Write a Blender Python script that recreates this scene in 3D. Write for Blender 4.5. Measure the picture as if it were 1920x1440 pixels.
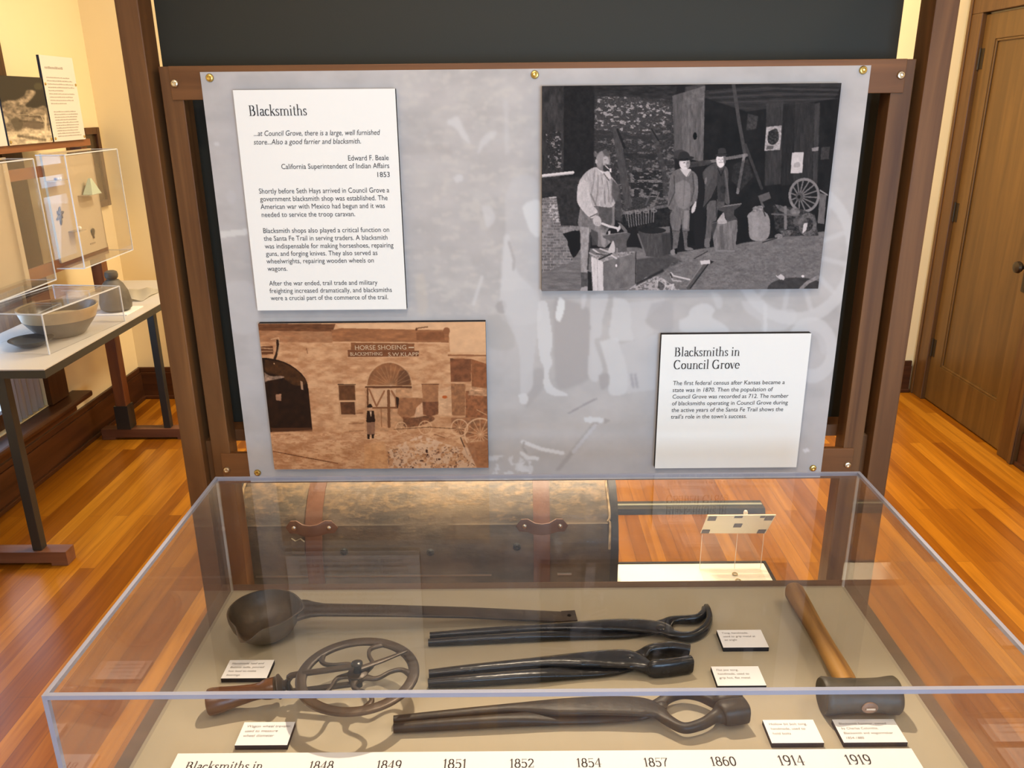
import bpy, bmesh, math, random
import numpy as np
from mathutils import Vector, Matrix

for o in list(bpy.data.objects):
    bpy.data.objects.remove(o, do_unlink=True)
scene = bpy.context.scene
COL = scene.collection
pi = math.pi

# ------------------------------------------------------------------ camera
F_PX, PITCH, YAW, ROLL = 1536.7, 0.3308, -0.0039, -0.0099
CAM = np.array([0.0, -1.60176, 1.68])
def cam_axes():
    cy, sy = math.cos(YAW), math.sin(YAW)
    fw = np.array([sy*math.cos(PITCH), cy*math.cos(PITCH), -math.sin(PITCH)])
    rt = np.array([cy, -sy, 0.0]); up = np.cross(rt, fw)
    c, s = math.cos(ROLL), math.sin(ROLL)
    return np.array([c*rt+s*up, -s*rt+c*up, fw])
AX = cam_axes()
cam_data = bpy.data.cameras.new('camera')
cam_data.sensor_fit = 'HORIZONTAL'; cam_data.sensor_width = 36.0
cam_data.lens = F_PX/1920*36.0; cam_data.clip_start = 0.02; cam_data.clip_end = 200
cam = bpy.data.objects.new('camera', cam_data); COL.objects.link(cam)
cam.matrix_world = Matrix(((AX[0][0], AX[1][0], -AX[2][0], CAM[0]),
                           (AX[0][1], AX[1][1], -AX[2][1], CAM[1]),
                           (AX[0][2], AX[1][2], -AX[2][2], CAM[2]), (0, 0, 0, 1)))
scene.camera = cam

def at(px, py, X=None, Y=None, Z=None):
    """a measured pixel of the photograph -> the point where its ray meets a plane of the room"""
    d = AX.T @ np.array([(px-960)/F_PX, -(py-720)/F_PX, 1.0])
    if X is not None: t = (X-CAM[0])/d[0]
    elif Y is not None: t = (Y-CAM[1])/d[1]
    else: t = (Z-CAM[2])/d[2]
    return CAM + t*d

# ------------------------------------------------------------------ world, lights, exposure
scene.view_settings.view_transform = 'Standard'
scene.view_settings.look = 'None'
scene.view_settings.exposure = 0.0
scene.view_settings.gamma = 1.0
scene.view_settings.use_curve_mapping = False
try:
    scene.cycles.transparent_max_bounces = 32
    scene.cycles.caustics_reflective = False
    scene.cycles.caustics_refractive = False
except Exception:
    pass
world = bpy.data.worlds.new('daylight'); scene.world = world
world.use_nodes = True
bg = world.node_tree.nodes['Background']
bg.inputs[0].default_value = (0.62, 0.78, 1.0, 1); bg.inputs[1].default_value = 1.6

def light(name, kind, loc, power, color, size=None, target=None, size_y=None, spot=None, blend=0.6):
    d = bpy.data.lights.new(name, kind); d.energy = power; d.color = color
    if kind == 'AREA':
        d.size = size
        if size_y: d.shape = 'RECTANGLE'; d.size_y = size_y
    else:
        d.shadow_soft_size = size or 0.05
    if kind == 'SPOT': d.spot_size = spot; d.spot_blend = blend
    o = bpy.data.objects.new(name, d); COL.objects.link(o); o.location = loc
    if target is not None:
        v = Vector(target)-Vector(loc)
        o.rotation_euler = v.to_track_quat('-Z', 'Y').to_euler()
    return o
WARM = (1.0, 0.80, 0.55)
# ceiling lamps of the room and one added fill (warm), a display spot over the frame, spots for the board, daylight at the windows
light('ceiling_and_fill_light', 'AREA', (-0.45, 2.2, 2.93), 58, (1.0, 0.84, 0.60), 0.6, (-0.45, 2.2, 0))
light('ceiling_and_fill_light', 'AREA', (1.0, 2.25, 2.93), 74, (1.0, 0.83, 0.58), 0.6, (1.0, 2.25, 0))
light('ceiling_and_fill_light', 'AREA', (-0.6, -2.3, 2.93), 24, (1.0, 0.86, 0.70), 1.2, (-0.6, -2.3, 0))
light('ceiling_and_fill_light', 'AREA', (1.75, -0.4, 2.93), 18, (1.0, 0.82, 0.58), 0.6, (1.75, -0.4, 0))  # added fill light, brightens the floor right of the case
light('display_spot_light', 'SPOT', (0.06, 0.26, 2.42), 165, (1.0, 0.83, 0.60), 0.03, (0.04, -0.45, 0.78), spot=math.radians(75), blend=0.8)
light('trunk_spot_light', 'SPOT', (0.0, 0.75, 2.6), 230, (1.0, 0.78, 0.5), 0.06, (-0.1, 0.25, 0.6), spot=math.radians(60), blend=0.8)
light('board_spot_light', 'SPOT', (-0.1, -1.15, 2.8), 32, (1.0, 0.91, 0.79), 0.05, (0.04, 0.0, 1.4), spot=math.radians(70), blend=0.9)
light('daylight_left', 'AREA', (-2.45, 1.5, 1.25), 20, (0.55, 0.75, 1.0), 1.1, (0, 1.3, 0.8), size_y=1.7)
light('added_daylight_behind', 'AREA', (1.2, -4.2, 1.3), 125, (0.44, 0.70, 1.0), 2.0, (0.3, 0, 0.8), size_y=1.5)  # bluish light at the added window, aimed low at the board

# ------------------------------------------------------------------ materials
def lin(c):
    c = np.asarray(c, float)/255.0
    return np.where(c <= 0.04045, c/12.92, ((c+0.055)/1.055)**2.4)
def rgb(*c):
    return tuple(float(v) for v in lin(c))+(1.0,)
def new_mat(name):
    m = bpy.data.materials.new(name); m.use_nodes = True
    nt = m.node_tree; b = nt.nodes['Principled BSDF']
    return m, nt, b
def setp(b, **k):
    for n, v in k.items():
        b.inputs[n.replace('_', ' ')].default_value = v
def plain(name, color, rough=0.6, metal=0.0, spec=0.5, bump=0.0, bscale=200, var=0.0, vscale=6):
    m, nt, b = new_mat(name)
    setp(b, Base_Color=color, Roughness=rough, Metallic=metal)
    b.inputs['Specular IOR Level'].default_value = spec
    if bump or var:
        tc = nt.nodes.new('ShaderNodeTexCoord')
    if var:
        n = nt.nodes.new('ShaderNodeTexNoise'); n.inputs['Scale'].default_value = vscale; n.inputs['Detail'].default_value = 5
        nt.links.new(tc.outputs['Object'], n.inputs['Vector'])
        r = nt.nodes.new('ShaderNodeValToRGB')
        r.color_ramp.elements[0].position = 0.3; r.color_ramp.elements[1].position = 0.72
        r.color_ramp.elements[0].color = tuple(v*(1-var) for v in color[:3])+(1,)
        r.color_ramp.elements[1].color = tuple(min(1, v*(1+var)) for v in color[:3])+(1,)
        nt.links.new(n.outputs['Fac'], r.inputs[0]); nt.links.new(r.outputs[0], b.inputs['Base Color'])
    if bump:
        n = nt.nodes.new('ShaderNodeTexNoise'); n.inputs['Scale'].default_value = bscale
        nt.links.new(tc.outputs['Object'], n.inputs['Vector'])
        bp = nt.nodes.new('ShaderNodeBump'); bp.inputs['Strength'].default_value = bump; bp.inputs['Distance'].default_value = 0.002
        nt.links.new(n.outputs['Fac'], bp.inputs['Height']); nt.links.new(bp.outputs[0], b.inputs['Normal'])
    return m
def wood(name, dark, lite, axis='Z', scale=1.0, rough=0.42, spec=0.4, contrast=(0.3, 0.75)):
    m, nt, b = new_mat(name)
    tc = nt.nodes.new('ShaderNodeTexCoord'); mp = nt.nodes.new('ShaderNodeMapping')
    s = {'X': (1.6, 26, 26), 'Y': (26, 1.6, 26), 'Z': (26, 26, 1.6)}[axis]
    mp.inputs['Scale'].default_value = tuple(v*scale for v in s)
    nt.links.new(tc.outputs['Object'], mp.inputs[0])
    n = nt.nodes.new('ShaderNodeTexNoise'); n.inputs['Scale'].default_value = 1.0; n.inputs['Detail'].default_value = 7; n.inputs['Distortion'].default_value = 0.7
    nt.links.new(mp.outputs[0], n.inputs['Vector'])
    r = nt.nodes.new('ShaderNodeValToRGB'); r.color_ramp.elements[0].position = contrast[0]; r.color_ramp.elements[1].position = contrast[1]
    r.color_ramp.elements[0].color = dark; r.color_ramp.elements[1].color = lite
    nt.links.new(n.outputs['Fac'], r.inputs[0]); nt.links.new(r.outputs[0], b.inputs['Base Color'])
    bp = nt.nodes.new('ShaderNodeBump'); bp.inputs['Strength'].default_value = 0.12; bp.inputs['Distance'].default_value = 0.001
    nt.links.new(n.outputs['Fac'], bp.inputs['Height']); nt.links.new(bp.outputs[0], b.inputs['Normal'])
    setp(b, Roughness=rough); b.inputs['Specular IOR Level'].default_value = spec
    return m
def painted(name, rough=0.6, spec=0.12):
    m, nt, b = new_mat(name)
    a = nt.nodes.new('ShaderNodeAttribute'); a.attribute_name = 'print_ink'
    nt.links.new(a.outputs['Color'], b.inputs['Base Color']); setp(b, Roughness=rough)
    b.inputs['Specular IOR Level'].default_value = spec
    return m
def clear_sheet(name, tint=(0.985, 0.985, 0.99, 1), r0=0.042, veil=0.0, gain=1.0):
    """clear acrylic: transparent with a Schlick reflection that grows at grazing angles"""
    m = bpy.data.materials.new(name); m.use_nodes = True; nt = m.node_tree
    for n in list(nt.nodes): nt.nodes.remove(n)
    out = nt.nodes.new('ShaderNodeOutputMaterial')
    tr = nt.nodes.new('ShaderNodeBsdfTransparent'); tr.inputs[0].default_value = tint
    gl = nt.nodes.new('ShaderNodeBsdfGlossy'); gl.inputs['Roughness'].default_value = 0.0
    lw = nt.nodes.new('ShaderNodeLayerWeight'); lw.inputs['Blend'].default_value = 0.5
    pw = nt.nodes.new('ShaderNodeMath'); pw.operation = 'POWER'; pw.inputs[1].default_value = 5.0
    nt.links.new(lw.outputs['Facing'], pw.inputs[0])
    ma = nt.nodes.new('ShaderNodeMath'); ma.operation = 'MULTIPLY_ADD'; ma.inputs[1].default_value = (1-r0)*gain; ma.inputs[2].default_value = r0
    nt.links.new(pw.outputs[0], ma.inputs[0])
    mx = nt.nodes.new('ShaderNodeMixShader')
    nt.links.new(ma.outputs[0], mx.inputs[0]); nt.links.new(tr.outputs[0], mx.inputs[1]); nt.links.new(gl.outputs[0], mx.inputs[2])
    last = mx
    if veil:
        df = nt.nodes.new('ShaderNodeBsdfDiffuse'); df.inputs[0].default_value = (0.9, 0.88, 0.88, 1)
        m2 = nt.nodes.new('ShaderNodeMixShader'); m2.inputs[0].default_value = veil
        nt.links.new(mx.outputs[0], m2.inputs[1]); nt.links.new(df.outputs[0], m2.inputs[2]); last = m2
    nt.links.new(last.outputs[0], out.inputs[0])
    return m
def edge_mat(name, color, opac):
    m = bpy.data.materials.new(name); m.use_nodes = True; nt = m.node_tree
    for n in list(nt.nodes): nt.nodes.remove(n)
    out = nt.nodes.new('ShaderNodeOutputMaterial')
    tr = nt.nodes.new('ShaderNodeBsdfTransparent')
    b = nt.nodes.new('ShaderNodeBsdfPrincipled'); b.inputs['Base Color'].default_value = color; b.inputs['Roughness'].default_value = 0.12
    mx = nt.nodes.new('ShaderNodeMixShader'); mx.inputs[0].default_value = opac
    nt.links.new(tr.outputs[0], mx.inputs[1]); nt.links.new(b.outputs[0], mx.inputs[2]); nt.links.new(mx.outputs[0], out.inputs[0])
    return m

def floor_mat():
    m, nt, b = new_mat('oak_strip_floor')
    tc = nt.nodes.new('ShaderNodeTexCoord')
    mp = nt.nodes.new('ShaderNodeMapping'); mp.inputs['Rotation'].default_value = (0, 0, pi/2)
    nt.links.new(tc.outputs['Object'], mp.inputs[0])
    br = nt.nodes.new('ShaderNodeTexBrick')
    br.offset = 0.37; br.offset_frequency = 2
    for k, v in dict(Scale=1.0, Mortar_Size=0.0007, Mortar_Smooth=0.3, Bias=-0.1, Brick_Width=1.15, Row_Height=0.058).items():
        br.inputs[k.replace('_', ' ')].default_value = v
    br.inputs['Color1'].default_value = (0.0, 0, 0, 1); br.inputs['Color2'].default_value = (1, 1, 1, 1); br.inputs['Mortar'].default_value = (0, 0, 0, 1)
    nt.links.new(mp.outputs[0], br.inputs['Vector'])
    ramp = nt.nodes.new('ShaderNodeValToRGB')
    e = ramp.color_ramp.elements
    e[0].position = 0.0; e[0].color = FLOOR[0]; e[1].position = 1.0; e[1].color = FLOOR[3]
    x = e.new(0.35); x.color = FLOOR[1]; x = e.new(0.7); x.color = FLOOR[2]
    nt.links.new(br.outputs['Color'], ramp.inputs[0])
    mp2 = nt.nodes.new('ShaderNodeMapping'); mp2.inputs['Scale'].default_value = (34, 1.7, 1)
    nt.links.new(tc.outputs['Object'], mp2.inputs[0])
    n = nt.nodes.new('ShaderNodeTexNoise'); n.inputs['Scale'].default_value = 1.0; n.inputs['Detail'].default_value = 8; n.inputs['Distortion'].default_value = 1.2
    nt.links.new(mp2.outputs[0], n.inputs['Vector'])
    r2 = nt.nodes.new('ShaderNodeValToRGB'); r2.color_ramp.elements[0].position = 0.32; r2.color_ramp.elements[1].position = 0.62
    r2.color_ramp.elements[0].color = (0.76, 0.70, 0.66, 1); r2.color_ramp.elements[1].color = (1.06, 1.06, 1.06, 1)
    nt.links.new(n.outputs['Fac'], r2.inputs[0])
    mul = nt.nodes.new('ShaderNodeMix'); mul.data_type = 'RGBA'; mul.blend_type = 'MULTIPLY'; mul.inputs[0].default_value = 1.0
    nt.links.new(ramp.outputs[0], mul.inputs[6]); nt.links.new(r2.outputs[0], mul.inputs[7])
    gap = nt.nodes.new('ShaderNodeMix'); gap.data_type = 'RGBA'; gap.blend_type = 'MIX'
    nt.links.new(br.outputs['Fac'], gap.inputs[0]); nt.links.new(mul.outputs[2], gap.inputs[6]); gap.inputs[7].default_value = (0.12, 0.045, 0.012, 1)
    nt.links.new(gap.outputs[2], b.inputs['Base Color'])
    setp(b, Roughness=0.3); b.inputs['Specular IOR Level'].default_value = 0.24
    bp = nt.nodes.new('ShaderNodeBump'); bp.inputs['Strength'].default_value = 0.08; bp.inputs['Distance'].default_value = 0.001
    nt.links.new(n.outputs['Fac'], bp.inputs['Height']); nt.links.new(bp.outputs[0], b.inputs['Normal'])
    return m
FLOOR = [(0.22, 0.066, 0.003, 1), (0.32, 0.110, 0.005, 1), (0.39, 0.145, 0.008, 1), (0.48, 0.195, 0.014, 1)]

M = {}
M['floor'] = floor_mat()
M['wall'] = plain('cream_plaster', (0.86, 0.72, 0.44, 1), 0.8, spec=0.2, var=0.03, vscale=2)
M['ceiling'] = plain('white_ceiling', (0.8, 0.76, 0.68, 1), 0.9, spec=0.1)
M['trim'] = wood('dark_stained_trim', (0.035, 0.012, 0.005, 1), (0.10, 0.035, 0.012, 1), 'Y', 1.0, 0.35)
M['trim_x'] = wood('dark_stained_trim_x', (0.035, 0.012, 0.005, 1), (0.10, 0.035, 0.012, 1), 'X', 1.0, 0.35)
M['trim_z'] = wood('dark_stained_trim_z', (0.045, 0.017, 0.006, 1), (0.12, 0.045, 0.014, 1), 'Z', 1.0, 0.35)
M['casing'] = wood('brown_casing', (0.070, 0.030, 0.008, 1), (0.13, 0.060, 0.016, 1), 'Z', 0.8, 0.4)
M['door'] = wood('brown_door', (0.085, 0.042, 0.010, 1), (0.15, 0.075, 0.018, 1), 'Z', 0.7, 0.4)
M['post'] = wood('walnut_post', (0.088, 0.034, 0.011, 1), (0.21, 0.092, 0.031, 1), 'Z', 1.0, 0.5, 0.3)
M['rail'] = wood('walnut_rail', (0.10, 0.038, 0.012, 1), (0.22, 0.090, 0.029, 1), 'X', 1.0, 0.5, 0.3)
M['rim'] = wood('case_rim_wood', (0.075, 0.032, 0.018, 1), (0.15, 0.068, 0.038, 1), 'X', 1.0, 0.5, 0.3)
M['black'] = plain('black_panel', (0.024, 0.021, 0.013, 1), 0.6, spec=0.35, bump=0.05, bscale=300)
M['deck'] = plain('taupe_deck', (0.405, 0.345, 0.245, 1), 0.75, spec=0.15, var=0.03, vscale=5)
M['brass'] = plain('brass', (0.62, 0.44, 0.14, 1), 0.3, 1.0)
M['steel_screw'] = plain('nickel_screw', (0.7, 0.6, 0.45, 1), 0.3, 1.0)
M['paper'] = plain('white_print_board', (0.84, 0.82, 0.80, 1), 0.6, spec=0.2)
M['core'] = plain('black_board_edge', (0.02, 0.016, 0.016, 1), 0.7, spec=0.2)
M['ink'] = plain('dark_grey_ink', (0.06, 0.052, 0.052, 1), 0.7, spec=0.1)
M['ink_soft'] = plain('grey_ink', (0.24, 0.21, 0.19, 1), 0.7, spec=0.1)
M['print'] = painted('printed_sheet')
M['acrylic'] = clear_sheet('clear_acrylic', veil=0.006)
M['acrylic_side'] = clear_sheet('clear_acrylic_end', veil=0.034)  # pale diffuse share imitates the veil of reflected room light
M['acrylic_top'] = clear_sheet('clear_acrylic_lid', r0=0.020, gain=0.75)
M['acrylic_edge'] = edge_mat('polished_acrylic_edge', (0.37, 0.385, 0.49, 1), 0.75)
M['acrylic_thin'] = edge_mat('acrylic_seam', (0.85, 0.78, 0.68, 1), 0.35)
M['iron'] = plain('forged_iron', (0.020, 0.0145, 0.008, 1), 0.46, 0.1, 0.35, bump=0.5, bscale=60, var=0.35, vscale=18)
M['iron_brown'] = plain('brown_iron', (0.055, 0.036, 0.022, 1), 0.42, 0.35, 0.45, bump=0.5, bscale=60, var=0.4, vscale=14)
M['iron_black'] = plain('blackened_iron', (0.020, 0.018, 0.017, 1), 0.27, 0.35, 0.5, bump=0.6, bscale=45, var=0.3, vscale=20)
M['iron_bowl'] = plain('rusty_iron_bowl', (0.085, 0.058, 0.034, 1), 0.45, 0.1, 0.5, bump=0.4, bscale=60, var=0.5, vscale=16)
M['iron_head'] = plain('old_hammer_iron', (0.060, 0.050, 0.036, 1), 0.5, 0.2, 0.5, bump=0.5, bscale=50, var=0.35, vscale=25)
M['hickory'] = wood('old_hickory', (0.13, 0.055, 0.015, 1), (0.48, 0.25, 0.06, 1), 'Y', 1.6, 0.5, 0.3)
M['turned'] = wood('turned_brown_wood', (0.055, 0.020, 0.009, 1), (0.15, 0.060, 0.024, 1), 'X', 1.5, 0.25, 0.6)
M['steel_dark'] = plain('dark_grey_steel', (0.055, 0.055, 0.05, 1), 0.4, 0.6)
M['redwood'] = wood('reddish_wood', (0.14, 0.045, 0.016, 1), (0.26, 0.095, 0.032, 1), 'Y', 1.0, 0.45)
M['redwood_z'] = wood('reddish_wood_z', (0.14, 0.045, 0.016, 1), (0.26, 0.095, 0.032, 1), 'Z', 1.0, 0.45)
M['redwood_x'] = wood('reddish_wood_x', (0.12, 0.045, 0.022, 1), (0.22, 0.09, 0.045, 1), 'X', 1.0, 0.45)
M['greige'] = plain('greige_panel', (0.52, 0.42, 0.28, 1), 0.75, spec=0.15)
M['table_top'] = plain('pale_grey_table_top', (0.56, 0.52, 0.47, 1), 0.5, spec=0.3)
M['white'] = plain('white_laminate', (0.80, 0.75, 0.64, 1), 0.5, spec=0.3)
# ------------------------------------------------------------------ object helpers
def wloc(o):
    v = Vector((0, 0, 0))
    while o is not None:
        v += Vector(o.location); o = o.parent
    return v
def thing(name, label, cat, loc=(0, 0, 0), group=None):
    o = bpy.data.objects.new(name, None); COL.objects.link(o); o.location = loc
    o.empty_display_size = 0.05
    return tag(o, label, cat, group)
def tag(o, label, cat, group=None):
    o['label'] = label; o['category'] = cat
    if group: o['group'] = group
    return o
def make(name, bm, mat, parent=None, smooth=False, label=None, angle=None):
    """link a bmesh written in world coordinates as ONE mesh object"""
    me = bpy.data.meshes.new(name)
    if parent is not None:
        bmesh.ops.translate(bm, vec=-wloc(parent), verts=bm.verts)
    bmesh.ops.recalc_face_normals(bm, faces=bm.faces)
    bm.to_mesh(me); bm.free()
    for mm in (mat if isinstance(mat, (list, tuple)) else [mat]): me.materials.append(mm)
    if smooth:
        me.polygons.foreach_set('use_smooth', [True]*len(me.polygons))
        try: me.set_sharp_from_angle(angle=angle or math.radians(40))
        except Exception: pass
    o = bpy.data.objects.new(name, me); COL.objects.link(o)
    if parent is not None: o.parent = parent
    if label: o['label'] = label
    return o
def struct(name, bm, mat, parent=None, smooth=False):
    o = make(name, bm, mat, parent, smooth)
    if parent is None: o['kind'] = 'structure'
    return o
def box(bm, x0, x1, y0, y1, z0, z1, bev=0.0, mi=0):
    vs = [bm.verts.new(p) for p in ((x0, y0, z0), (x1, y0, z0), (x1, y1, z0), (x0, y1, z0), (x0, y0, z1), (x1, y0, z1), (x1, y1, z1), (x0, y1, z1))]
    fs = [bm.faces.new([vs[i] for i in q]) for q in ((3, 2, 1, 0), (4, 5, 6, 7), (0, 1, 5, 4), (1, 2, 6, 5), (2, 3, 7, 6), (3, 0, 4, 7))]
    for f in fs: f.material_index = mi
    if bev:
        es = list({e for f in fs for e in f.edges})
        bmesh.ops.bevel(bm, geom=es, offset=bev, segments=2, affect='EDGES', profile=0.6)
    return fs
def B(*a, **k):
    bm = bmesh.new()
    for q in a: box(bm, *q, **k)
    return bm
def prism(bm, pts, d):
    """closed planar polygon (3-D points) extruded by vector d"""
    n = len(pts); d = Vector(d)
    a = [bm.verts.new(p) for p in pts]; b = [bm.verts.new(Vector(p)+d) for p in pts]
    bm.faces.new(a[::-1]); bm.faces.new(b)
    for i in range(n): bm.faces.new((a[i], a[(i+1) % n], b[(i+1) % n], b[i]))
def lathe(bm, prof, c=(0, 0, 0), axis='Z', seg=32, arc=(0, 2*pi)):
    """prof: list of (r, h) along the axis"""
    rings = []
    for r, h in prof:
        ring = []
        for k in range(seg):
            a = 2*pi*k/seg; u, v = r*math.cos(a), r*math.sin(a)
            p = {'Z': (u, v, h), 'X': (h, u, v), 'Y': (v, h, u)}[axis]
            ring.append(bm.verts.new((c[0]+p[0], c[1]+p[1], c[2]+p[2])))
        rings.append(ring)
    for i in range(len(rings)-1):
        for k in range(seg):
            bm.faces.new((rings[i][k], rings[i][(k+1) % seg], rings[i+1][(k+1) % seg], rings[i+1][k]))
    if prof[0][0] > 1e-6: bm.faces.new(rings[0][::-1])
    if prof[-1][0] > 1e-6: bm.faces.new(rings[-1])
    bmesh.ops.remove_doubles(bm, verts=bm.verts, dist=1e-6)
def sweep(bm, path, secs, up=(0, 0, 1), seg=12, pw=2.0, closed=False):
    """tube along path; secs: (half width across, half height along up) per point; pw 2 = ellipse, larger = boxier"""
    P = [Vector(p) for p in path]; n = len(P); up = Vector(up)
    if not isinstance(secs, list): secs = [secs]*n
    rings = []
    for i in range(n):
        if closed: t = P[(i+1) % n]-P[i-1]
        else: t = P[min(i+1, n-1)]-P[max(i-1, 0)]
        t.normalize(); s = t.cross(up)
        if s.length < 1e-6: s = t.cross(Vector((0, 1, 0)))
        s.normalize(); u = s.cross(t).normalized()
        ring = []
        for k in range(seg):
            a = 2*pi*(k+0.5)/seg; c, d = math.cos(a), math.sin(a)
            c = math.copysign(abs(c)**(2/pw), c); d = math.copysign(abs(d)**(2/pw), d)
            ring.append(bm.verts.new(P[i]+s*(secs[i][0]*c)+u*(secs[i][1]*d)))
        rings.append(ring)
    m = n if closed else n-1
    for i in range(m):
        a, b = rings[i], rings[(i+1) % n]
        for k in range(seg): bm.faces.new((a[k], a[(k+1) % seg], b[(k+1) % seg], b[k]))
    if not closed:
        bm.faces.new(rings[0][::-1]); bm.faces.new(rings[-1])
def smooth_path(pts, n=8):
    """Catmull-Rom through points of any dimension"""
    P = [np.array(p, float) for p in pts]; out = []
    P = [2*P[0]-P[1]]+P+[2*P[-1]-P[-2]]
    for i in range(1, len(P)-2):
        for k in range(n):
            t = k/n
            out.append(0.5*((2*P[i])+(-P[i-1]+P[i+1])*t+(2*P[i-1]-5*P[i]+4*P[i+1]-P[i+2])*t*t+(-P[i-1]+3*P[i]-3*P[i+1]+P[i+2])*t**3))
    out.append(P[-2]); return out
def screw(bm, c, r=0.007, axis='Y'):
    """round screw head with a sunk cross, facing -Y (axis Y) or +X (axis X)"""
    s = -1 if axis == 'Y' else 1
    lathe(bm, [(0.0005, s*0.0022), (r*0.35, s*0.0026), (r*0.5, s*0.0040), (r*0.8, s*0.0034), (r, s*0.0012), (r, 0)], c, axis, 16)

# ------------------------------------------------------------------ lettering
def nib(bm, path, T, t, org, ux, uy, s, shear=0.0):
    """stroke drawn with a flat pen: T across horizontals, t across verticals"""
    nz = ux.cross(uy).normalized(); lift = nz*(3e-6*(len(bm.faces) % 60))
    def put(x, y): return org+lift+ux*(s*(x+shear*y))+uy*(s*y)
    for (x0, y0), (x1, y1) in zip(path[:-1], path[1:]):
        pts = []
        for (x, y) in ((x0, y0), (x1, y1)):
            for dx, dy in ((-T/2, -t/2), (T/2, -t/2), (T/2, t/2), (-T/2, t/2)): pts.append((x+dx, y+dy))
        pts = sorted(set(pts))
        def half(ps):
            h = []
            for p in ps:
                while len(h) >= 2 and (h[-1][0]-h[-2][0])*(p[1]-h[-2][1])-(h[-1][1]-h[-2][1])*(p[0]-h[-2][0]) <= 1e-12: h.pop()
                h.append(p)
            return h
        hull = half(pts)[:-1]+half(pts[::-1])[:-1]
        if len(hull) >= 3: bm.faces.new([bm.verts.new(put(*p)) for p in hull])
def arc(cx, cy, rx, ry, a0, a1, n=14):
    return [(cx+rx*math.cos(math.radians(a0+(a1-a0)*k/n)), cy+ry*math.sin(math.radians(a0+(a1-a0)*k/n))) for k in range(n+1)]
K, H = 0.1, 0.024      # thick and hair strokes of the display face
def sr(x, y, w=0.085): return ([(x-w, y), (x+w, y)], H)
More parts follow.
